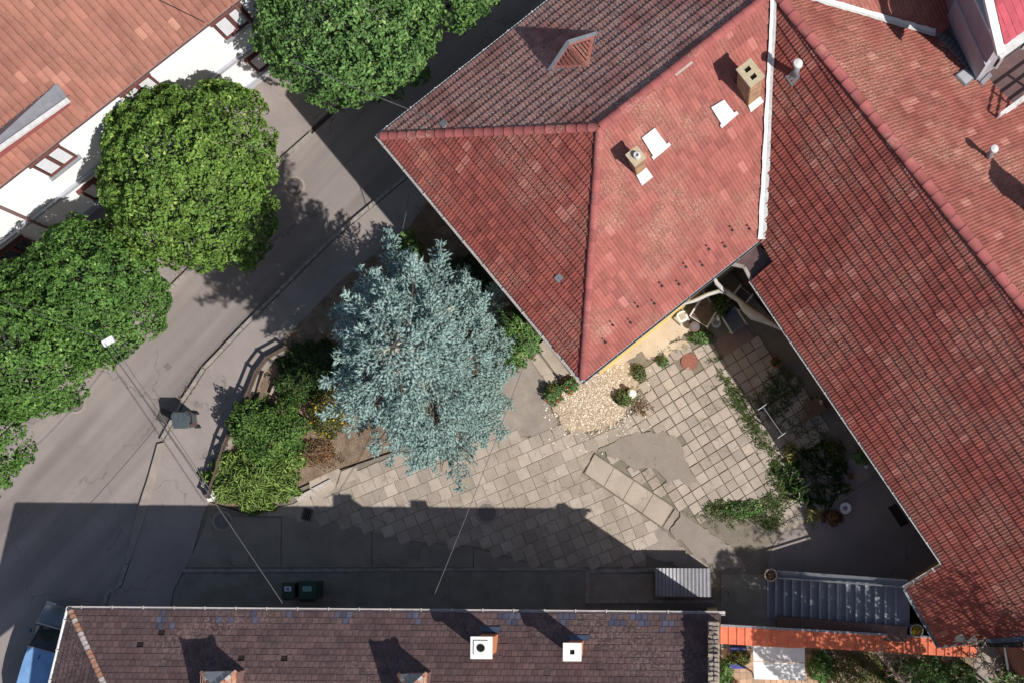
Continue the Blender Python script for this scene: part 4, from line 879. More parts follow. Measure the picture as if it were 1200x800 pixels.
# ================================================================ STREET TREES
gT = "street trees along the white townhouse"
def T(label, base, cx, cy, cz, r, rv, n, mt, size, seed, **k):
    c = P(cx, cy, cz); b = P(*base) + Vector((0, 0, .1))
    r = r if isinstance(r, tuple) else (r, r); return tree("street_tree", label, b, cz + rv, (*r, rv), n, mt, size, seed, group=gT, cz=cz, tilt=(c.x - b.x, c.y - b.y), **k)
T("round yellowish green tree standing alone below the window wall, largest full crown", (276, 240), 224, 207, 3.9, (2.55, 2.8), 1.75, 32000, "leaf_bright", .135, 11, clumps=460, cr=.26)
T("deep green tree touching the lower left side of the bright round tree", (168, 362), 106, 346, 3.6, (2.08, 1.98), 1.6, 22000, "leaf_deep", .13, 12, clumps=360, cr=.24)
T("deep green tree at the left edge beside the kerb with the round manhole", (60, 450), 22, 400, 3.7, 2.25, 1.7, 24000, "leaf_deep", .13, 13, clumps=380, cr=.24)
T("green tree mostly outside the left edge at the lower end of the row", (-50, 560), -45, 520, 3.6, 1.75, 1.6, 12000, "leaf_deep", .14, 14, clumps=200, cr=.26)
T("mid green tree with broad crown at the top edge above the dark shadow", (412, 108), 405, 16, 4.6, 2.55, 1.9, 26000, "leaf_mid", .135, 15, clumps=440, cr=.26)
T("tree at the top edge of which only a small corner of green shows", (560, -30), 525, -50, 4.6, 1.75, 1.5, 10000, "leaf_mid", .14, 16, clumps=160, cr=.28)

# ================================================================ BLUE SPRUCE
def spruce():
    base = P(551, 455) + Vector((0, 0, .13)); t = empty("blue_spruce", base, "big silvery blue spruce in the garden bed beside the corner house", "tree")
    MB().tube([base, base + Vector((0, 0, 6)), base + Vector((0, 0, 11.3))], [.24, .14, .02], 10).build('trunk', M["bark"], t, True)
    g = np.random.default_rng(5); V = []; Tn = []; br = MB(); TC = []; TD = []; TS = []; TT = []
    def env(z): return np.interp(z, [.4, 1.5, 3, 5, 7, 9, 10.5, 11.6], [2.5, 3.0, 3.25, 3.15, 2.9, 2.4, 1.6, .3])
    z = .7; k = 0
    while z < 11.3:
        nb_ = 8
        for i in range(nb_):
            az = k * 2.399 + g.uniform(-.45, .45); k += 1
            dr = np.array([math.cos(az), math.sin(az)])
            asym = 1 + .10 * (dr @ np.array([-.8, .6])) - .36 * max(0, dr @ np.array([.97, -.15]))
            L = env(z) * asym * (1 - .19 * abs(dr[0]) ** 1.5) * (1 + .13 * math.sin(3 * az + z * 1.9) + .07 * math.sin(7 * az - z * 2.3)) * g.uniform(.70, 1.13); hz = z + g.uniform(-.15, .15)
            rise_ = .10 if z > 7 else -.08
            def pt(s): return np.array([dr[0] * L * s, dr[1] * L * s, hz + L * (rise_ * s - .16 * s * s + .14 * s ** 5)])
            pth = [Vector(pt(s)) + base for s in (0, .3, .6, .85, 1)]; br.tube(pth, [.035, .028, .02, .012, .005], 5, cap=False)
            sd = np.array([-dr[1], dr[0], 0]); m = int(L * 7.5)
            for j in range(m + 1):
                s = .12 + .9 * j / m; p = pt(min(s, 1.0)); wl = L * .42 * (1 - s) ** .8 * min(1, s * 3) * (.75 + .35 * math.sin(j * 1.3 + k)) + .10
                for sgn in (-1, 1):
                    q = max(1, int(wl / .115)); fd = np.array([dr[0], dr[1], 0]) * .75 + sd * sgn * .8; fd /= np.linalg.norm(fd)
                    for a in range(q):
                        if s < .5 and g.uniform() < .55: continue
                        u = (a + g.uniform(.3, 1)) * .115; c = p + fd * u + np.array([0, 0, -.07 * u + g.uniform(-.04, .05)])
                        dd = fd + g.normal(0, .42, 3); dd[2] = dd[2] * .6 + .12; TC.append(c); TD.append(dd / np.linalg.norm(dd)); TS.append(g.uniform(.11, .185)); TT.append(np.clip(.42 + .18 * math.sin(k * 1.7) + .8 * (s - .55) + g.uniform(-.22, .22), 0, .85) if (s > .35 or g.uniform() < .5) else 1.0)  # tint falls inward: crown's inner shade put into the colour, some tufts dry tan
                TC.append(p); dd = np.array([dr[0], dr[1], .15]) + g.normal(0, .25, 3); TD.append(dd / np.linalg.norm(dd)); TS.append(.2); TT.append(.6)
        z += .24 if z < 8 else .17
    br.build('branches', M["bark"], t, kind='stuff')
    TC_ = np.array(TC) + np.array(base); kk = S * H / (H - TC_[:, 2]); ix, iy = CX + TC_[:, 0] * kk, CY - TC_[:, 1] * kk; keep = np.ones(len(TC_), bool)
    for hx, hy, hr in ((505, 478, 8), (512, 492, 7), (446, 472, 9), (556, 428, 8), (518, 548, 9), (450, 512, 8), (470, 452, 6), (548, 392, 6), (536, 512, 6), (430, 440, 7), (486, 340, 6), (532, 460, 5)):
        keep &= ~((((ix - hx) / 1.0) ** 2 + ((iy - hy) / 1.5) ** 2 < (hr * g.uniform(.7, 1.2, len(ix))) ** 2) & (g.uniform(0, 1, len(ix)) < .93))
    TC = TC_[keep] - np.array(base); TD = np.array(TD)[keep]; TS = np.array(TS)[keep]; TT = np.array(TT)[keep]
    C = np.array(TC) + np.array(base); Dn = np.array(TD); Sz = np.array(TS)[:, None]; n = len(C)
    a = np.cross(Dn, np.array([.1, .2, 1.0])); a /= np.linalg.norm(a, axis=1)[:, None]; b = np.cross(Dn, a)
    r = Sz * .21; ring = [C + Dn * Sz * .25 + (a * math.cos(q) + b * math.sin(q)) * r * g.uniform(.75, 1.25, (n, 1)) for q in (0, 1.57, 3.14, 4.71)]
    Vv = np.stack([C - Dn * Sz * .45] + ring + [C + Dn * Sz * .75], 1).reshape(-1, 3); o = np.arange(n)[:, None] * 6
    F = np.concatenate([o + [0, 1 + i, 1 + (i + 1) % 4] for i in range(4)] + [o + [5, 1 + (i + 1) % 4, 1 + i] for i in range(4)], 1).reshape(-1, 3)
    # fine needle blades standing off each tuft
    me = np_mesh("needles", Vv, F, np.repeat(np.array(TT), 8), M["needle_blue"], t, 'stuff'); print("tufts", n)
    idx = np.repeat(np.arange(n), 8); q = C[idx] + Dn[idx] * Sz[idx] * g.uniform(-.3, .6, (len(idx), 1)); nn = g.normal(0, 1, (len(idx), 3)) + Dn[idx] * .6; nn /= np.linalg.norm(nn, axis=1)[:, None]
    s2 = np.cross(nn, g.normal(0, 1, (len(idx), 3))); s2 /= np.linalg.norm(s2, axis=1)[:, None]
    V3 = np.stack([q + s2 * .013, q - s2 * .013, q + nn * .095], 1).reshape(-1, 3); F3 = np.arange(len(idx) * 3).reshape(-1, 3)
    np_mesh("needles", V3, F3, np.repeat(np.array(TT), 8), M["needle_blue"], t, 'stuff')
spruce()
# ================================================================ THINGS IN THE STREET
def RZ(a): return Matrix.Rotation(a, 3, 'Z')
def X(loc, a): return lambda x, y, z: Vector(loc) + RZ(a) @ Vector((x, y, z))
# grey waste bin on the kerb
b = P(226, 494) + Vector((0, 0, .11)); bn = empty("waste_bin", b, "grey green wheeled waste bin standing on the kerb above the drain", "waste bin"); f = X(b, math.radians(8))
Rb = RZ(math.radians(8))
mb = MB(); mb.box(f(0, 0, .5), (.42, .42, .86), Rb, taper=-.22); mb.build('body', M["bin_grey"], bn)
mb = MB(); mb.prism([f(x, y, .93) for x, y in ((-.29, -.26), (.20, -.29), (.30, -.14), (.31, .10), (.22, .24), (-.22, .30), (-.30, .2))], [f(x, y, 1.03) for x, y in ((-.25, -.22), (.18, -.25), (.25, -.11), (.26, .08), (.18, .20), (-.19, .26), (-.26, .17))])
for i in range(3): mb.box(f(-.14 + i * .15, .02, 1.035), (.05, .34 - i * .04, .035), Rb)
mb.build('lid', M["bin_grey"], bn); MB().tube([f(.27, -.18, .97), f(.36, -.16, .99), f(.37, .14, .99), f(.29, .18, .97)], .018, 6).build('handle', M["plastic_black"], bn)
for s_ in (-1, 1): MB().tube([f(.22, s_ * .2, .1), f(.22, s_ * .25, .1)], .1, 14).build('wheel', M["plastic_black"], bn)
MB().box(f(.33, -.2, .85), (.10, .12, .05), Rb).build('latch', M["brown_wood"], bn)
# two green containers at the wall of the long house, in the shade
def gbin(px, py, w_, d_, label, lab, lm, lw):
    b = P(px, py) + Vector((0, 0, .085)); t = empty("wheeled_container", b, label, "waste container"); f = X(b, 0)
    MB().box(f(0, 0, .48), (w_ * .86, d_ * .86, .84), taper=-.14).build('body', M["bin_green"], t)
    l_ = MB().prism([f(x * w_ / 2, y * d_ / 2, .92) for x, y in ((-1, -1), (1, -1), (1, .8), (.8, 1), (-.8, 1), (-1, .8))], [f(x * w_ / 2 * .9, y * d_ / 2 * .9, 1.0) for x, y in ((-1, -1), (1, -1), (1, .8), (.8, 1), (-.8, 1), (-1, .8))]).build('lid', M["bin_green"], t)
    MB().box(f(0, .05, 1.003), (lw, .16, .006)).build('label_plate', M[lab], l_)
    if lm: MB().box(f(-.01, .05, 1.0075), (lw * .45, .08, .004)).build('emblem', M[lm], l_)
    else:
        mb = MB(); [mb.box(f(0, .05 + .035 * k, 1.0075), (lw * .8, .012, .004)) for k in (-1, 0, 1)]; mb.build('print_line', M["bin_grey"], l_)
    MB().tube([f(-w_ / 2 * .8, -d_ / 2 - .04, .93), f(w_ / 2 * .8, -d_ / 2 - .04, .93)], .02, 6).build('handle', M["plastic_black"], t)
gbin(349, 689, .44, .52, "smaller dark green container with blue and white label beside the long house", "label_white", "label_blue", .22)
gbin(371, 689, .62, .62, "larger dark green container with white printed label beside the long house", "label_teal", None, .28)
# low shed with corrugated lid
b = P(801, 683) + Vector((0, 0, .09)); sh = empty("bin_shed", b, "low storage box with grey corrugated metal lid near the long house", "shed"); f = X(b, -.01)
q = [P(768, 665, 1.17), P(833, 665.5, 1.17), P(833.5, 699, 1.10), P(768, 698, 1.10)]; cs = sum(q, Vector()) / 4
MB().prism([ground(cs + (v - cs) * .93, .09) for v in q], [ground(cs + (v - cs) * .93, 1.02) for v in q]).build('wall', M["wood"], sh)
mb = MB(); n = 46; vs = []
for i in range(n + 1):
    t = i / n; z_ = .022 * math.cos(t * 2 * math.pi * 15)
    vs += [q[3].lerp(q[2], t) + Vector((0, 0, z_)), q[0].lerp(q[1], t) + Vector((0, 0, z_)), q[3].lerp(q[2], t) + Vector((0, 0, z_ - .015)), q[0].lerp(q[1], t) + Vector((0, 0, z_ - .015))]
mb.add(vs, [[4 * i, 4 * i + 4, 4 * i + 5, 4 * i + 1] for i in range(n)] + [[4 * i + 2, 4 * i + 3, 4 * i + 7, 4 * i + 6] for i in range(n)] + [[4 * i, 4 * i + 2, 4 * i + 6, 4 * i + 4] for i in range(n)] + [[4 * i + 1, 4 * i + 5, 4 * i + 7, 4 * i + 3] for i in range(n)])
mb.build('corrugated_lid', M["corrugated"], sh)
# parked car, half hidden by the roof
hd = Vector((.27, .963, 0)).normalized(); sd_ = Vector((.963, -.27, 0)); fl = P(50, 703, .72); cb = fl + sd_ * .86; cb.z = 0
car = empty("parked_car", cb - hd * 2, "grey car with light blue roof parked by the left end of the long house", "car")
C_ = lambda x, y, z: Vector((cb.x, cb.y, 0)) + sd_ * x - hd * y + Vector((0, 0, z))
st = [(0, .70, .34, .56), (.08, .80, .26, .70), (.5, .85, .22, .80), (1.0, .87, .22, .88), (2.2, .88, .22, .92), (3.4, .87, .22, .93), (4.0, .82, .26, .92), (4.15, .70, .34, .80)]
vs = []; fs = []
for y, w_, z0, z1 in st: vs += [C_(-w_, y, z0), C_(-w_ - .0, y, (z0 + z1) / 2), C_(-w_ * .97, y, z1 - .05), C_(-w_ * .9, y, z1), C_(-w_ * .45, y, z1 + .02), C_(w_ * .45, y, z1 + .02), C_(w_ * .9, y, z1), C_(w_ * .97, y, z1 - .05), C_(w_, y, (z0 + z1) / 2), C_(w_, y, z0)]
for i in range(len(st) - 1): fs += [[10 * i + k, 10 * i + (k + 1) % 10, 10 * i + 10 + (k + 1) % 10, 10 * i + 10 + k] for k in range(10)]
fs += [list(range(10)), [10 * (len(st) - 1) + k for k in range(10)]]
MB().add(vs, fs).build('body', M["car_paint"], car, True)
cabs = [(.72, .80, .84), (.80, .80, .9), (1.42, .64, 1.40), (1.55, .62, 1.43), (2.6, .63, 1.46), (3.3, .62, 1.42), (3.9, .74, .95)]
vs = []; fs = []
for y, w_, z in cabs: vs += [C_(-.82, y, .86), C_(-w_, y, z - .03), C_(-w_ * .9, y, z), C_(0, y - (.06 if y < 1.6 else 0), z + .015), C_(w_ * .9, y, z), C_(w_, y, z - .03), C_(.82, y, .86)]
for i in range(len(cabs) - 1): fs += [[7 * i + k, 7 * i + k + 1, 7 * i + 8 + k, 7 * i + 7 + k] for k in range(6)]
MB().add(vs, fs).build('windscreen', M["glass_dark"], car, True)
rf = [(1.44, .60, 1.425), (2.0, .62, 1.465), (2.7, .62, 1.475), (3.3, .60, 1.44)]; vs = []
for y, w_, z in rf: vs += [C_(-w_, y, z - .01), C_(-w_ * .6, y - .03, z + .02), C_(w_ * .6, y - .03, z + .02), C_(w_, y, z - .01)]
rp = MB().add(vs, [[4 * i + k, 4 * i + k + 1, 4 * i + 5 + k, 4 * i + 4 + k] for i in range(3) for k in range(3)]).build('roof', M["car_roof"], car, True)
MB().tube([C_(-.12, 1.56, 1.48), C_(-.12, 1.72, 1.55)], .012, 6).build('aerial', M["plastic_black"], rp)
MB().bar(C_(-.62, 1.42, 1.42), C_(.62, 1.42, 1.42), .05, .03).build('roof_edge', M["gutter_light"], rp)
MB().bar(C_(-.8, .72, .90), C_(.8, .72, .90), .05, .02).build('cowl', M["gutter_light"], car)
for s_ in (-1, 1):
    MB().tube([C_(s_ * .62, .8, .93), C_(s_ * .6, 1.44, 1.42)], .03, 6).build('pillar', M["car_paint"], car); MB().box(C_(s_ * .95, 1.0, .98), (.20, .12, .12), Matrix((sd_, -hd, Vector((0, 0, 1)))).transposed()).build('mirror', M["car_paint"], car)
    MB().box(C_(s_ * .6, .07, .58), (.34, .14, .14), Matrix((sd_, -hd, Vector((0, 0, 1)))).transposed()).build('headlight', M["lamp_glass"], car)
    for y in (.75, 3.35):
        wl = MB().tube([C_(s_ * .72, y, .31), C_(s_ * .90, y, .31)], .31, 20).build('wheel', M["tyre"], car); MB().tube([C_(s_ * .89, y, .31), C_(s_ * .91, y, .31)], .2, 16).build('rim', M["rim"], wl)
# street lamp at the edge of the trees + wires
lp_ = P(127, 400, 5.9)
sl_ = empty("street_lamp", lp_, "small white lamp head hanging on wires over the kerb beside the trees", "street lamp")
MB().box(lp_, (.34, .18, .10), RZ(.5)).build('lamp_head', M["label_white"], sl_); MB().box(lp_ - Vector((0, 0, .06)), (.24, .12, .03), RZ(.5)).build('lamp_glass', M["lamp_glass"], sl_)
def cable(label, a, b, sag=.25, r=.013, mt="wire", name="overhead_wire", grp=None):
    n = 14; p = [a.lerp(b, i / n) - Vector((0, 0, sag * 4 * (i / n) * (1 - i / n))) for i in range(n + 1)]
    return tag(MB().tube(p, r, 5).build(name, M[mt]), label, "cable", grp)
cable("thin overhead wire from the hanging lamp head to the eave of the long house", P(123, 402, 5.95), P(331, 706, 5.8), .1)
cable("second thin wire running from the hanging lamp head down to the stone pillar", P(131, 402, 5.95), P(257, 590, .9), .1, .011)
cable("wire holding the hanging lamp head to the white townhouse wall", P(124, 399, 5.95), P(-8, 348, 5.2), .1, .011)
cable("pale wire crossing the shaded yard from long house towards the corner house", P(505, 706, 5.8), P(628, 388, 5.3), .3, .010)
cable("dark wire dropping from the crown at the top onto the corner house roof", P(340, 70, 7.2), R(518, 146, NW, .15), .2, .012, "wire")
cable("black cable lying across the salmon roof at the top edge", R2(186, -1, .16), R2(240, 26, .10), .0, .016, "wire_dark", "roof_cable")
cable("short pale wire end hanging beside the shaded wall of the corner house", P(479, 228, 3.5), P(472, 268, 2.2), .05, .012)
cable("thin dark wire low over the road meeting the kerb drain", P(90, 606, 4.5), P(183, 500, 4.5), .1, .008, "wire_dark")  # dark strand added in place of a cast shadow line on the road

# ================================================================ GARDEN BED
fz = .13
fen = empty("garden_fence", P(282, 500) + Vector((0, 0, .1)), "low weathered timber fence with plinth along the garden bed", "fence")
fpx = [(342, 410), (320, 422), (308, 438), (298, 463), (284, 492), (271, 522), (262, 552), (252, 582)]
W = [P(x, y) for x, y in fpx]
MB().bar(W[0] + Vector((0, 0, .2)), W[1] + Vector((0, 0, .2)), .18, .4).build('plinth', M["concrete_dark"], fen)
for a, b in zip(W[1:], W[2:]): MB().bar(a + Vector((0, 0, .2)), b + Vector((0, 0, .2)), .18, .4).build('plinth', M["concrete_dark"], fen)
for i, v in enumerate(W): MB().box(v + Vector((0, 0, .42)), (.08, .08, .75), RZ(i * .3)).build('post', M["wood_dark"], fen)
for a, b in zip(W, W[1:]):
    for h in (.76, .52): MB().bar(a + Vector((0, 0, h)), b + Vector((0, 0, h)), .06 if h > .7 else .03, .06).build('rail', M["wood_dark"], fen)
tag(MB().box(P(252, 581) + Vector((0, 0, .25)), (.30, .26, .4), RZ(.5)).build('stone_pillar', M["stone_white"]), "squat white stone pillar at the lower tip of the garden bed", "pillar")
for k, (a, b) in enumerate((((314, 440, .8), (304, 470, .7)), ((331, 434, .5), (317, 462, .3)))):
    tag(MB().bar(P(*a), P(*b), .12 - .05 * k, .05).build('loose_plank', M["wood" if k == 0 else "wood_pale"]), ("brown plank leaning along the garden fence" if k == 0 else "short pale plank lying behind the garden fence in the bed"), "plank")
U3 = lambda x, y, z=fz: P(x, y, z)
bush("laurel_bush", "glossy dark green laurel bush between the fence and the dry leaf path", U3(322, 508), (1.2, 1.15, 1.3), 6500, "leaf_laurel", .12, 21)
bush("laurel_bush", "bright green upright laurel at the top of the bed by the fence planks", U3(302, 497), (.75, .85, 1.5), 3800, "leaf_laurel", .13, 22)
bush("lily_clump", "pale green strap leaved clump spilling over the lower tip of the bed", U3(298, 562), (1.45, .95, .75), 5200, "leaf_blade", .34, 23, aspect=.16, cat='plant', blades=True)
bush("lily_clump", "small bright green leafy tuft between the laurel and the stone edging", U3(346, 540), (.4, .3, .5), 500, "leaf_blade", .16, 24, cat='plant')
bush("flowering_shrub", "yellow flowering shrub beside the spruce", U3(386, 484), (.6, .85, .8), 2600, "leaf_olive", .08, 25, flowers=("petal_yellow", 46, .055))
bush("flowering_shrub", "low reddish shrub at the foot of the yellow flowering one", U3(372, 528), (.6, .4, .3), 900, "leaf_rust", .08, 26)
bush("garden_shrub", "green shrub with scattered orange blooms between spruce and corner house", U3(606, 398), (.85, 1.0, 1.15), 4600, "leaf_mid", .10, 27, flowers=("petal_pink", 9, .06))
bush("garden_shrub", "shaded green shrub by the upper tip of the spruce", U3(478, 300), (.5, .75, 1.3), 2400, "leaf_mid", .10, 28)
bush("garden_shrub", "dark low shrub in deep shade left of the spruce below the road", U3(372, 428), (1.15, .8, .7), 3800, "leaf_dark", .10, 29)
bush("garden_shrub", "dark shrub in the shade between the spruce and the fence planks", U3(350, 448), (.7, .8, .9), 2600, "leaf_dark", .11, 30)
bush("garden_shrub", "dark shrub in the shade against the house wall above the spruce", U3(545, 330), (1.1, .9, .8), 3200, "leaf_dark", .10, 31)
bush("rose_bush", "rose bush with red bloom at the left edge of the pale gravel", P(649, 462, .1), (.30, .36, .55), 900, "leaf_mid", .08, 32, flowers=("petal_red", 7, .07))
bush("rose_bush", "smaller rose bush with red bloom under the corner of the house eave", P(668, 452, .1), (.28, .28, .55), 700, "leaf_mid", .08, 33, flowers=("petal_red", 8, .07))
bush("potted_weed", "leafy plant beside the white stone figure on the gravel", P(731, 466, .1), (.32, .28, .35), 600, "weed", .10, 34, cat='plant')
bush("potted_weed", "small green plant in the middle of the pale paving above the gravel", P(749, 437, .1), (.22, .28, .25), 330, "weed", .09, 35, cat='plant')
bush("potted_weed", "tiny green plant left of the red manhole lid", P(777, 424, .1), (.2, .17, .2), 260, "leaf_mid", .08, 36, cat='plant')
bush("potted_weed", "green plant at the edge of the shadow under the patio furniture", P(822, 396, .1), (.42, .24, .3), 560, "leaf_mid", .09, 37, cat='plant')
# white stone figure: seated hare-like block with head
b = P(740, 461) + Vector((0, 0, .09)); fg = empty("stone_figure", b, "small white stone garden figure on the gravel", "statue")
MB().lathe(b, [(.16, 0), (.17, .06), (.12, .10), (.13, .22), (.10, .34), (.05, .40), (.01, .41)], 14).build('body', M["stone_white"], fg, True); MB().lathe(b + Vector((.02, .03, .36)), [(.02, 0), (.075, .04), (.08, .09), (.05, .15), (.01, .17)], 12).build('head', M["stone_white"], fg, True)
MB().box(b + Vector((0, 0, .0)), (.36, .30, .05), RZ(.4)).build('base', M["concrete"], fg)

# ---- weeds in the joints, grass patches and fallen leaves
def weeds(name, n, fn, size, mt, z=.11, spread=.06, per=9, up_=.7, label=None, aspect=.25):
    C = []; g = np.random.default_rng(len(name) + n)
    while len(C) < n:
        q = fn(g)
        if q is not None: C.append(q)
    C = np.array([tuple(P(x, y)) for x, y in C]); C[:, 2] = z; C = np.repeat(C, per, 0) + g.normal(0, spread, (n * per, 3)) * [1, 1, .3]; C[:, 2] = np.abs(C[:, 2] - z) + z + .005
    Nn = g.normal(0, 1, C.shape); Nn[:, 2] = abs(Nn[:, 2]) + .3
    return leaves(name, C, Nn, size, M[mt], None, None, aspect)
def near(segs, w_, lo=0, hi=1):
    def fn(g):
        i = g.integers(0, len(segs)); a, b = segs[i]; t = g.uniform(0, 1); return (a[0] + (b[0] - a[0]) * t + g.normal(0, w_), a[1] + (b[1] - a[1]) * t + g.normal(0, w_))
    return fn
def blob(cs):
    def fn(g):
        x, y, rx, ry = cs[g.integers(0, len(cs))]; a = g.uniform(0, 6.28); r = math.sqrt(g.uniform(0, 1)); return (x + math.cos(a) * r * rx, y + math.sin(a) * r * ry)
    return fn
def plant_px(x0, y0, x1, y1): return ((x0, y0), (x1, y1))
weeds("grass", 260, near([plant_px(846, 440, 872, 480), plant_px(855, 462, 888, 500), plant_px(870, 485, 912, 540), plant_px(905, 540, 922, 575)], 4.5), .10, "weed")
weeds("grass", 620, blob([(868, 603, 26, 15), (895, 598, 22, 20), (842, 596, 16, 8), (912, 585, 14, 16), (905, 612, 12, 9), (930, 560, 30, 30), (925, 480, 30, 30), (918, 450, 22, 18), (905, 470, 20, 20), (950, 520, 25, 30)]), .10, "weed", spread=.08)
weeds("kerb_litter", 700, near([plant_px(20, 492, 75, 446), plant_px(75, 446, 130, 404), plant_px(130, 404, 230, 306), plant_px(230, 306, 335, 180), plant_px(215, 470, 190, 516), plant_px(240, 432, 215, 470), plant_px(246, 590, 262, 540)], 2.2), .045, "leaf_rust", z=.105, per=2, spread=.05, aspect=.6)
weeds("yard_litter", 260, blob([(560, 560, 150, 40), (800, 480, 90, 90), (870, 640, 40, 25), (700, 640, 80, 20)]), .04, "leaf_rust", z=.105, per=1, spread=.05, aspect=.6)
weeds("moss", 240, near([plant_px(735, 440, 800, 395), plant_px(760, 426, 812, 400), plant_px(830, 425, 846, 418), plant_px(800, 600, 850, 610), plant_px(823, 600, 840, 620), plant_px(870, 470, 900, 560), plant_px(742, 455, 752, 480)], 2), .05, "weed", spread=.025, per=5)
weeds("dry_leaves", 420, blob([(352, 490, 14, 30), (362, 520, 22, 25), (385, 540, 20, 10), (300, 520, 15, 20), (560, 355, 12, 12), (595, 425, 16, 9), (752, 478, 14, 8)]), .06, "leaf_rust", z=.14, per=4, spread=.05, aspect=.6)
def courtgrass(g):
    i = int(g.integers(0, len(pav))); x, y, ang, pit, z = pav[i]
    if g.uniform() < .75 and x < 735: return None
    s_ = pit / 2 * (1 if g.uniform() < .5 else -1); t_ = g.uniform(-.5, .5) * pit; u = (math.cos(ang), -math.sin(ang)); v = (math.sin(ang), math.cos(ang))
    return (x + u[0] * s_ + v[0] * t_, y + u[1] * s_ + v[1] * t_) if g.uniform() < .5 else (x + v[0] * s_ + u[0] * t_, y + v[1] * s_ + u[1] * t_)
weeds("joint_weeds", 650, courtgrass, .035, "weed", z=.085, spread=.012, per=4)
# fan leaved plant and shrubs in the courtyard shade
bush("fan_plant", "big dark plant with radiating sword leaves in the shaded courtyard", P(955, 558, .1), (1.1, 1.05, .3), 260, "leaf_dark", .5, 41, aspect=.10, cat='plant', blades=True)
bush("courtyard_bush", "yellowish green plant right of the fan leaved plant", P(978, 530, .1), (.35, .4, .3), 350, "leaf_olive", .10, 43, cat='plant')
bush("courtyard_bush", "small pale yellow leaved plant right of the clothes rail foot", P(926, 530, .1), (.24, .34, .6), 110, "leaf_yellowish", .14, 44, cat='plant', aspect=.45)
bush("courtyard_bush", "small pale yellow plant in the shade above the steps", P(953, 603, .1), (.3, .28, .5), 110, "leaf_yellowish", .13, 45, cat='plant', aspect=.45)
bush("courtyard_bush", "sunlit low bush at the lower right edge of the paving", P(872, 596, .1), (.75, .30, .22), 900, "leaf_mid", .09, 46)
bush("courtyard_bush", "potted green plant tight under the wing eave", P(1010, 535, .3), (.28, .28, .5), 500, "leaf_mid", .09, 47, cat='plant')
bush("courtyard_bush", "reddish leaved plant beside the white basin", P(975, 606, .1), (.35, .25, .4), 500, "leaf_rust", .10, 48, cat='plant')
bush("courtyard_bush", "green plant between the two slatted chairs on the patio", P(845, 360, .4), (.33, .45, .8), 900, "leaf_dark", .10, 49, cat='plant')
# ================================================================ PATIO under the shade sail
def chair(label, px, py, ang, fm, sm, w_=.52, arm=True, grp="slatted garden chairs on the patio"):
    b = P(px, py) + Vector((0, 0, .1)); t = empty("garden_chair", b, label, "chair", grp); f = X(b, ang); Q = RZ(ang)
    for i in range(6): MB().box(f(0, -.22 + i * .088, .43), (w_ - .06, .062, .018), Q).build('seat_slat', M[sm], t)
    for i in range(5): MB().box(f(0, -.27 - .035 * i, .52 + i * .085), (w_ - .06, .018, .06), Q).build('back_slat', M[sm], t)
    for s_ in (-1, 1):
        MB().bar(f(s_ * w_ / 2, -.24, 0), f(s_ * w_ / 2, -.44, .95), .035, .035).build('leg', M[fm], t); MB().bar(f(s_ * w_ / 2, .26, 0), f(s_ * w_ / 2, .24, .64), .035, .035).build('leg', M[fm], t)
        MB().bar(f(s_ * w_ / 2, -.40, .66), f(s_ * w_ / 2, .30, .66), .055, .03).build('armrest', M[fm], t)
    MB().bar(f(-w_ / 2, .26, .40), f(w_ / 2, .26, .40), .035, .035).build('rail', M[fm], t)
chair("brown slatted garden chair, largest and lowest left under the shade sail", 824, 372, math.radians(148), "chair_frame", "chair_brown", .66)
chair("blue slatted garden chair at the lower right of the patio table", 858, 377, math.radians(32), "chair_frame", "chair_blue", .56)
chair("dark slatted garden chair right of the sail knot near the wing eave", 868, 352, math.radians(-38), "chair_frame", "chair_dark", .5)
chair("dark slatted garden chair between the sail arms close to the house eave", 834, 345, math.radians(-145), "chair_frame", "chair_dark", .5)
b = P(800, 374) + Vector((0, 0, .1)); t = empty("white_stool", b, "white plastic stool with rounded seat beside the yellow wall", "stool"); f = X(b, .5)
MB().prism([f(x * .17, y * .17, .40) for x, y in ((-1, -.6), (-.6, -1), (.6, -1), (1, -.6), (1, .6), (.6, 1), (-.6, 1), (-1, .6))], [f(x * .17, y * .17, .45) for x, y in ((-1, -.6), (-.6, -1), (.6, -1), (1, -.6), (1, .6), (.6, 1), (-.6, 1), (-1, .6))]).build('seat', M["stool_white"], t)
MB().box(f(0, 0, .453), (.2, .2, .008), RZ(.5)).build('seat_inlay', M["concrete"], t)
for i, j in ((1, 1), (1, -1), (-1, 1), (-1, -1)): MB().bar(f(i * .17, j * .17, 0), f(i * .13, j * .13, .4), .04, .04).build('leg', M["stool_white"], t)
def roundtable(label, px, py, r, h, mt, name='round_table', cat='table'):
    b = P(px, py) + Vector((0, 0, .1)); t = empty(name, b, label, cat)
    MB().lathe(b, [(r, h - .03), (r, h), (r * .93, h + .004), (.01, h + .004)], 26).build('top', M[mt], t); MB().lathe(b + Vector((0, 0, h + .005)), [(r * .6, 0), (r * .6, .008), (r * .5, .008), (.01, .008)], 20).build('inlay', M["table_glass"], t)
    for k in range(3): MB().tube([b + Vector((math.cos(k * 2.1) * r * .8, math.sin(k * 2.1) * r * .8, 0)), b + Vector((0, 0, h * .5)), b + Vector((math.cos(k * 2.1) * r * .5, math.sin(k * 2.1) * r * .5, h - .03))], .015, 6).build('leg', M["zinc"], t)
roundtable("small round grey glass table between brown and blue chairs", 839, 381, .17, .5, "zinc")
roundtable("round brown tub with pale rim at the shadow edge of the patio", 814, 385, .17, .3, "chair_brown", 'round_tub', 'tub')
roundtable("small round metal table in the dark above the blue chair", 848, 352, .16, .55, "table_glass")
b = P(841, 368, .7); tag(MB().bar(b, P(842, 376, .72), .09, .03).build('folded_cloth', M["stool_white"]), "small pale folded cloth next to the patio table", "cloth")
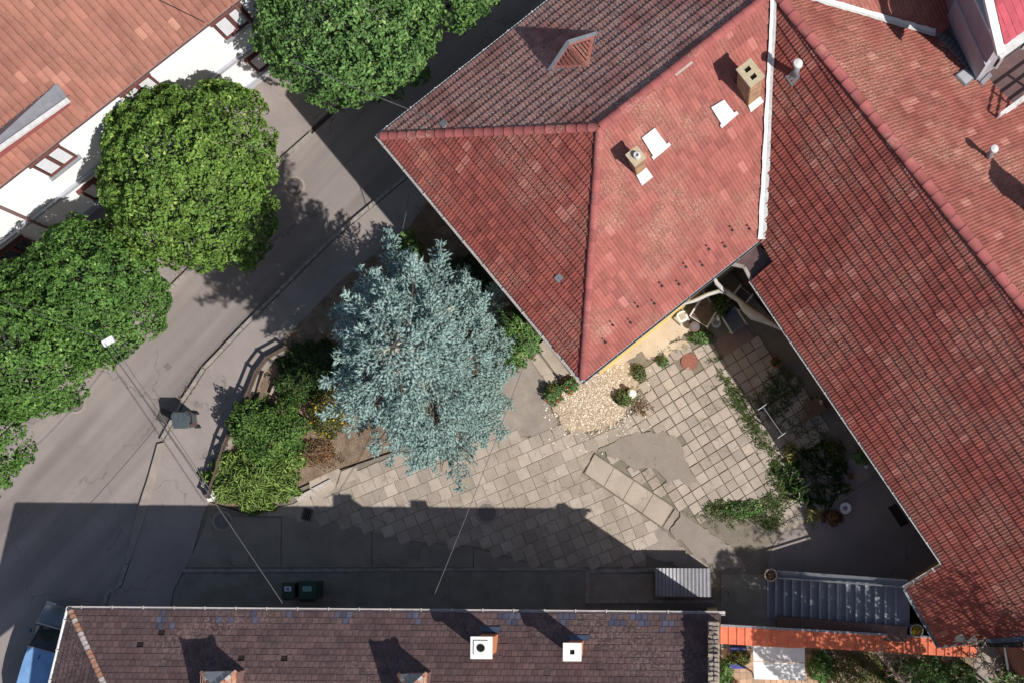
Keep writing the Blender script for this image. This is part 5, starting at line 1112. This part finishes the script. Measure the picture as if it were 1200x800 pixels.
# sail: three furled arms meeting at a knot, hung between house and wing
def ribbon(pts, wds, lift=0):
    mb = MB(); vs = []; n = len(pts)
    for i, (p, w_) in enumerate(zip(pts, wds)):
        d = (pts[min(i + 1, n - 1)] - pts[max(i - 1, 0)]).normalized(); sd = d.cross(Vector((0, 0, 1))).normalized()
        vs += [p - sd * w_ / 2 + Vector((0, 0, -.02)), p - sd * w_ * .2 + Vector((0, 0, .03)), p + sd * w_ * .2 + Vector((0, 0, .025)), p + sd * w_ / 2 + Vector((0, 0, -.03)), p + Vector((0, 0, -.05))]
    fs = []
    for i in range(n - 1): fs += [[5 * i + k, 5 * i + (k + 1) % 5, 5 * i + 5 + (k + 1) % 5, 5 * i + 5 + k] for k in range(5)]
    return mb.add(vs, fs)
kz = 3.1; K_ = P(852, 342, kz); t = empty("shade_sail", ground(K_, kz), "furled grey shade sail stretched in three arms over the patio", "shade sail")
a1 = [P(x, y, z) for x, y, z in ((796, 358, 3.9), (815, 352, 3.6), (830, 345, 3.3), (843, 341, 3.15), (852, 342, kz))]
a2 = [P(x, y, z) for x, y, z in ((836, 323, 4.2), (840, 332, 3.8), (847, 339, 3.3), (852, 342, kz))]
a3 = [P(x, y, z) for x, y, z in ((852, 342, kz), (866, 352, 3.1), (874, 361, 3.15), (884, 369, 3.25), (898, 376, 3.5), (919, 388, 3.9))]
ribbon(a1, [.05, .13, .13, .14, .2]).build('sail_arm', M["sail"], t, True); ribbon(a2, [.06, .16, .16, .2]).build('sail_arm', M["sail"], t, True); ribbon(a3, [.2, .16, .30, .38, .22, .04]).build('sail_arm', M["sail"], t, True)
# ================================================================ COURTYARD SHADE: rail, crate, basin, pots, pipe
b0_, b1_ = P(894, 476, 1.2), P(917, 509, 1.2); t = empty("clothes_rail", ground((b0_ + b1_) / 2, .1), "grey metal clothes rail with T shaped ends in the shaded courtyard", "clothes rail")
MB().tube([b0_, b1_], .016, 8).build('bar', M["pipe"], t)
for e, o in ((b0_, b1_), (b1_, b0_)):
    n_2 = (b1_ - b0_).normalized().cross(Vector((0, 0, 1))); MB().tube([e - n_2 * .2, e + n_2 * .2], .014, 8).build('cross_bar', M["pipe"], t); MB().tube([ground(e, .1), e], .025, 8).build('post', M["pipe"], t)
b = P(955, 478) + Vector((0, 0, .08)); t = empty("wooden_crate", b, "brown wooden crate in the shade by the wing wall", "crate"); f = X(b, math.radians(30)); Q = RZ(math.radians(30))
for i in range(5): MB().box(f(0, -.2 + i * .1, .3), (.55, .085, .02), Q).build('slat', M["wood"], t)
for s_ in (-1, 1): MB().box(f(0, s_ * .24, .15), (.55, .02, .3), Q).build('side', M["wood"], t); MB().box(f(s_ * .27, 0, .15), (.02, .46, .3), Q).build('end', M["wood"], t)
tag(MB().tube([P(963, 473, .3), P(962, 470, .45)], .07, 12).build('jar', M["clay_pot"]), "small jar beside the wooden crate at the wing wall", "jar")
tag(MB().bar(P(936, 493, .3), P(977, 473, .3), .05, .04).build('timber_batten', M["wood"]), "brown timber batten lying below the wooden crate", "batten")
def pot(label, px, py, z, r, h, mt, plant=None, pm=None, name='flower_pot', inner="soil", seed=3):
    b = P(px, py, z); t = empty(name, b, label, "pot")
    MB().lathe(b, [(r * .7, 0), (r * .95, h * .9), (r, h * .9), (r * 1.02, h), (r * .82, h), (r * .80, h * .82)], 22).build('pot', M[mt], t, False); MB().lathe(b, [(r * .82, h * .8), (.01, h * .84)], 16).build('earth', M[inner], t)
    if plant:
        g = np.random.default_rng(seed); n = plant; D = g.normal(0, 1, (n, 3)); D[:, 2] = abs(D[:, 2]); D /= np.linalg.norm(D, axis=1)[:, None]
        leaves('foliage', np.array(b) + [0, 0, h] + D * r * g.uniform(.3, 1, (n, 1)), D, r * .45, M[pm], t)
    return t
pot("white basin with dark hollow standing in the dark courtyard corner", 990, 595, .1, .19, .22, "stool_white", name='basin', inner="table_glass")
pot("brown clay pot next to the wing wall above the grey pipe", 996, 558, .1, .12, .25, "clay", 40, "leaf_dark", seed=4)
pot("dark red round clay pot in the shaded upper courtyard", 909, 425, .1, .2, .3, "clay", 60, "leaf_dark", seed=5)
for i, (x, y) in enumerate(((981, 565), (982, 576))): tag(MB().lathe(P(x, y, .1), [(.06, 0), (.06, .16), (.04, .18), (.01, .18)], 12).build('white_jar', M["stool_white"]), ("upper small white jar on the dark ground left of the clay pot", "lower small white jar on the dark ground left of the clay pot")[i], "jar")
tag(MB().lathe(P(1015, 546, .4), [(.04, -.3), (.07, 0), (.07, .03), (.01, .04)], 12).build('white_jar', M["stool_white"]), "white jar close to the wing eave", "jar")
tag(MB().tube([P(988, 585, .25), P(1029, 559, .25)], .03, 8).build('metal_pipe', M["pipe"]), "long grey metal pipe lying in the dark courtyard corner", "pipe")
slab([(1040, 594), (1049, 590), (1064, 612), (1055, 617)], .13, "wire_dark", "door_mat")
pot("small plant pot ring at the right edge of the long house roof", 883, 694, .1, .16, .3, "clay_pot", 40, "leaf_dark", seed=8) if False else None
b = P(851, 696) + Vector((0, 0, .1)); t = empty("hose_ring", b, "coiled grey hose ring standing next to the corrugated lid shed", "hose"); 
for rr in (.14, .17): MB().tube([b + Vector((math.cos(a) * rr, math.sin(a) * rr * 1.15, .04 + rr * .1)) for a in [k * math.pi / 12 for k in range(25)]], .013, 6).build('coil', M["pipe"], t)

# ================================================================ STAIR up to the wing, with parapets and bowls
t = empty("outdoor_stair", P(985, 700) + Vector((0, 0, .1)), "grey blue outdoor stair rising right to the wing door", "stair")
sx0, n_s = 899.0, 16
xs_ = [899, 908.5, 918.5, 928.5, 939, 949.5, 960, 970.5, 981, 991.5, 1003, 1014, 1025.5, 1037, 1049, 1066]
for i in range(len(xs_) - 1):
    z1 = .14 + .165 * i; o = (xs_[i] - 899) * .075
    q = [P(x, y, z1) for x, y in ((xs_[i] + .4, 674 + o), (xs_[i + 1], 674 + o), (xs_[i + 1], 724 + o), (xs_[i] + .4, 724 + o))]
    MB().prism([ground(v, 0) for v in q], q).build('step', M["stair"], t)
    q2 = [q[0] + Vector((-.02, 0, .004)), q[0] + Vector((.05, 0, .004)), q[3] + Vector((.05, 0, .004)), q[3] + Vector((-.02, 0, .004))]
    MB().prism([v - Vector((0, 0, .03)) for v in q2], [v + Vector((0, 0, .006)) for v in q2]).build('nosing', M["gutter_grey"], t)
def parap(a, b, w_, hz0, hz1, mt, name='parapet'):
    a0, b0 = P(*a, hz0), P(*b, hz1); d = ground(b0 - a0, 0).normalized(); s_ = Vector((-d.y, d.x, 0)) * w_ / 2
    return MB().prism([ground(v, 0) for v in (a0 - s_, b0 - s_, b0 + s_, a0 + s_)], [a0 - s_, b0 - s_, b0 + s_, a0 + s_]).build(name, M[mt], t)
pp = parap((903, 671.5), (1066, 683), .16, .9, 2.9, "stair")
for k in (0, 1): MB().bar(P(903, 668 + k * 8, 1.0), P(1064, 679.5 + k * 8, 3.0), .05, .05).build('handrail', M["gutter_grey"], t)
parap((911, 730.5), (1063, 743), .50, .75, 2.75, "brown_sheet", 'side_sheet')
pot("round stone bowl with rust coloured plant on the lower stair pier", 903, 673.5, 1.0, .21, .26, "clay_pot", 60, "leaf_rust", 'flower_bowl' if False else None, seed=6) if False else None
def bowl(label, px, py, z, r, pm, seed):
    b = P(px, py, z); t_ = empty("flower_bowl", b, label, "bowl"); MB().lathe(b, [(r * .6, 0), (r, .16), (r * 1.08, .20), (r * .86, .20), (r * .8, .13)], 24).build('bowl', M["clay_pot"], t_); MB().lathe(b, [(r * .82, .13), (.01, .14)], 16).build('earth', M["soil"], t_)
    g = np.random.default_rng(seed); D = g.normal(0, 1, (50, 3)); D[:, 2] = abs(D[:, 2]); D /= np.linalg.norm(D, axis=1)[:, None]; leaves('foliage', np.array(b) + [0, 0, .15] + D * r * .6, D, r * .5, M[pm], t_)
    MB().box((b.x, b.y, z / 2), (.34, .34, z - .002)).build('pier', M["stair"], t)
bowl("round stone bowl with rust coloured plant on the lower stair pier", 903, 673, 1.05, .20, "leaf_rust", 6)
bowl("round stone bowl with yellow bloom at the upper end of the stair", 1073, 738, 2.6, .20, "petal_yellow", 9)
# ================================================================ GARDEN WALL with orange coping
t = empty("garden_wall", P(990, 752), "garden wall topped with a row of bright orange coping tiles", "wall"); n = 31; zc0, zc1 = 2.1, 2.6
def cw(s, k): # s along 0..1, k 0 top edge / 1 lower edge
    x = 843 + 302 * s; yt = 733 + 17 * s; yb = 753.5 + 18 * s - (1.5 if s > .3 else 0); z = zc0 + (zc1 - zc0) * s; return P(x, yt + (yb - yt) * k, z - .16 * k)
q = [cw(0, .12), cw(1, .12), cw(1, .8), cw(0, .8)]
MB().prism([ground(v, 0) for v in q], [v - Vector((0, 0, .12 if i > 1 else .03)) for i, v in enumerate(q)]).build('wall', M["grey_plaster"], t)
for i in range(n):
    s0, s1 = i / n, (i + 1) / n; a, b_2, c, d = cw(s0, 0), cw(s1, 0), cw(s1, 1), cw(s0, 1); u = Vector((0, 0, 1)); vs = []
    for p0, p1 in ((a, b_2), (d, c)):
        for s, h in ((0.02, .0), (.16, .035), (.30, .01), (.85, 0), (1.0, -.004)): vs.append(p0.lerp(p1, s) + u * (h + .02))
    vs += [v - u * .03 for v in vs[5:]] + [v - u * .03 for v in vs[:5]]
    MB().add(vs, [[k, k + 1, 6 + k, 5 + k] for k in range(4)] + [[5 + k, 6 + k, 11 + k, 10 + k] for k in range(4)] + [[15 + k, 16 + k, k + 1, k] for k in range(4)] + [[0, 5, 10, 15]]).build('coping_tile', M["coping_tile"], t)
MB().bar(cw(0, -.05) + Vector((0, 0, .0)), cw(1, -.05), .07, .05).build('flashing', M["gutter_grey"], t)
# back garden: brick terrace, canopy, planter, plants
t = sheet("terrace", [(846, 755), (960, 765), (975, 800), (985, 900), (846, 900)], .08, M["joint"], .05); me = MB().box((0, 0, 0), (.19, .19, .03)).build('x', M["patio_brick_loose"]); mm = me.data; bpy.data.objects.remove(me)
for i in range(18):
    for j in range(22):
        x, y = 849 + i * 7.2, 762 + j * 7.2
        if inpoly(x, y, [(846, 757), (958, 765), (975, 800), (985, 898), (846, 898)]) and len(mm.name): inst("brick", mm, Matrix.Translation(P(x, y) + Vector((0, 0, .085 + random.uniform(0, .006)))) @ Matrix.Rotation(random.uniform(-.04, .04), 4, 'Z'), t)
slab([(846, 752), (960, 762), (960, 772), (846, 764)], .09, "red_plaster", "flower_border", None) if False else None
z = 2.0; t = empty("garden_canopy", P(912, 790), "white fabric garden canopy with a centre seam below the orange coping", "canopy")
q = [P(882, 755, z), P(943, 758, z), P(944, 797, z), P(884, 795, z)]; m0, m1 = P(883, 774, z + .10), P(943, 776, z + .10)
for nm, qq in (('fabric_panel', (q[0], q[1], m1 + Vector((0, .01, 0)), m0 + Vector((0, .01, 0)))), ('fabric_panel', (m0 - Vector((0, .02, 0)), m1 - Vector((0, .02, 0)), q[2], q[3]))):
    n = 8; vs = []
    for j in range(n + 1):
        for i in range(n + 1):
            s, v = i / n, j / n; p = qq[0].lerp(qq[1], s).lerp(qq[3].lerp(qq[2], s), v); p.z += -.05 * math.sin(math.pi * s) * math.sin(math.pi * v) + .008 * math.sin(s * 20); vs.append(p)
    fs = [[j * (n + 1) + i, j * (n + 1) + i + 1, (j + 1) * (n + 1) + i + 1, (j + 1) * (n + 1) + i] for j in range(n) for i in range(n)]; vs2 = [v - Vector((0, 0, .012)) for v in vs]
    MB().add(vs + vs2, fs + [[k + len(vs) for k in f_][::-1] for f_ in fs]).build(nm, M["awning_white"], t, True)
for v in q: MB().tube([ground(v, .08), v - Vector((0, 0, .02))], .03, 8).build('pole', M["zinc"], t)
for k, (x0, y0) in enumerate(((865, 759), (864, 779))):
    b = P(x0, y0, .1); tag(MB().box(b + Vector((0, 0, .14)), (.55, .16, .28), RZ(0)).build('planter', M["blue_planter"]), ("blue planter box against the foot of the garden wall", "blue planter box below the yellow green pot plants")[k], "planter")
bush("terrace_plant", "yellow green plants between the two blue planter boxes", P(867, 770, .25), (.36, .26, .4), 700, "leaf_olive", .09, 51, cat='plant', flowers=("petal_yellow", 6, .05))
bush("terrace_plant", "leafy green plant at the lower left corner of the brick terrace", P(849, 788, .1), (.28, .5, .5), 800, "leaf_mid", .10, 52, cat='plant')
bush("terrace_plant", "red flowering plant at the bottom edge of the brick terrace", P(858, 801, .1), (.2, .2, .3), 200, "leaf_rust", .09, 53, cat='plant', flowers=("petal_red", 8, .06))
bush("garden_bush", "round bright green bush right of the white canopy", P(961, 781, .1), (.42, .5, .7), 1500, "leaf_mid", .10, 54)
bush("garden_bush", "pale olive shrub between the round bush and the leaning trunk", P(1005, 790, .1), (.95, .75, 1.1), 2600, "leaf_olive", .09, 55, flowers=("petal_pink", 14, .04))
bush("garden_bush", "dark green shrub right of the leaning trunk below the coping", P(1075, 792, .1), (1.15, .7, 1.1), 3200, "leaf_dark", .10, 56)
bush("garden_bush", "dark green shrub at the end of the orange coping", P(1120, 798, .1), (.7, .7, 1.0), 2000, "leaf_dark", .10, 57)
bush("garden_bush", "yellowish shrub in the bottom right corner by the white pole", P(1195, 790, .1), (.7, .6, .8), 1600, "leaf_olive", .09, 58)
b = P(978, 800) + Vector((0, 0, .1)); tag(MB().prism([b + Vector(v) for v in ((-.3, -.3, 0), (.2, -.3, 0), (.35, .2, 0), (.05, .45, 0), (-.2, .2, 0))], [b + Vector(v) for v in ((-.2, -.2, .25), (.15, -.2, .3), (.22, .15, .25), (.03, .3, .2), (-.12, .15, .28))]).build('garden_rock', M["clay_pot"]), "pale rock between the round green bush and the olive shrub", "rock")
slab([(1141, 748), (1330, 735), (1330, 900), (1141, 900)], .07, "concrete_dark", "yard_slab", bpy.data.objects["garden_ground"])
tag(MB().tube([P(1177, 756, 2.2), P(1182, 787, .2)], [.03, .05], 8).build('garden_pole', M["stool_white"]), "slanting white pole in the grey yard of the lower right corner", "pole")
# trees of the back garden (mostly outside the frame; they throw the dappled shade)
def bare_tree(label, base, pts, seed, n_leaf, spread, mt, lsize=.11, trunk=.11, name="garden_tree", vis=None):
    t = empty(name, base, label, "tree"); mb = MB(); rr = random.Random(seed); mb.tube([base] + pts, [trunk * (1 - .75 * i / len(pts)) for i in range(len(pts) + 1)], 8); mb.build('trunk', M["branch_pale"], t, True)
    tips = []; lb = MB()
    for k in range(26):
        s = rr.uniform(.3, 1); i = min(int(s * len(pts)), len(pts) - 1); st = ([base] + pts)[i].lerp(pts[i], rr.random()); d = Vector((rr.gauss(0, 1), rr.gauss(0, 1), rr.uniform(-.1, .9))).normalized(); L = spread * rr.uniform(.5, 1.2)
        e = st + d * L; mid = st.lerp(e, .5) + Vector((0, 0, .12 * L)); lb.tube([st, mid, e], [.03, .02, .006], 5, cap=False); tips += [mid, e]
        for q in range(4):
            u = mid.lerp(e, rr.random()); e2 = u + Vector((rr.gauss(0, 1), rr.gauss(0, 1), rr.gauss(0, .5))).normalized() * L * .35; lb.tube([u, e2], [.012, .004], 4, cap=False); tips += [e2, u.lerp(e2, .5)]
    lb.build('branches', M["branch_pale"], t, kind='stuff'); g = np.random.default_rng(seed); T_ = np.array([tuple(v) for v in tips]); k = g.integers(0, len(T_), n_leaf); nn = g.normal(0, 1, (n_leaf, 3)); nn[:, 2] = abs(nn[:, 2])
    leaves('crown', T_[k] + g.normal(0, .16, (n_leaf, 3)), nn, lsize, M[mt], t)
bare_tree("leaning bare trunk in the back garden with its open crown beyond the bottom edge", P(1092, 858, .1), [P(1060, 800, 1.9), P(1027, 764, 2.95)], 3, 60, .5, "leaf_olive")
tree("garden_tree", "leafy tree beyond the bottom edge that shades the outdoor stair", P(1112, 850, .1), 8.0, (1.95, 1.3, 2.1), 8000, "leaf_mid", .15, 61, clumps=130, cr=.36, cz=6.0, tilt=tuple((P(1120, 854, 6.0) - P(1112, 850, .1))[:2]))
bare_tree("tree beyond the right bottom corner throwing dappled shade on the wing roof", P(1262, 830, .1), [P(1262, 822, 4), P(1250, 810, 6.6), P(1262, 800, 8.0)], 5, 4200, 1.7, "leaf_mid", .13)
bare_tree("dry twiggy branch with pale bark reaching over the lower wing edge", P(1172, 812, .1), [P(1166, 790, 3.0), P(1153, 772, 4.6), P(1141, 748, 5.2)], 6, 0 + 12, .45, "leaf_olive", trunk=.045)
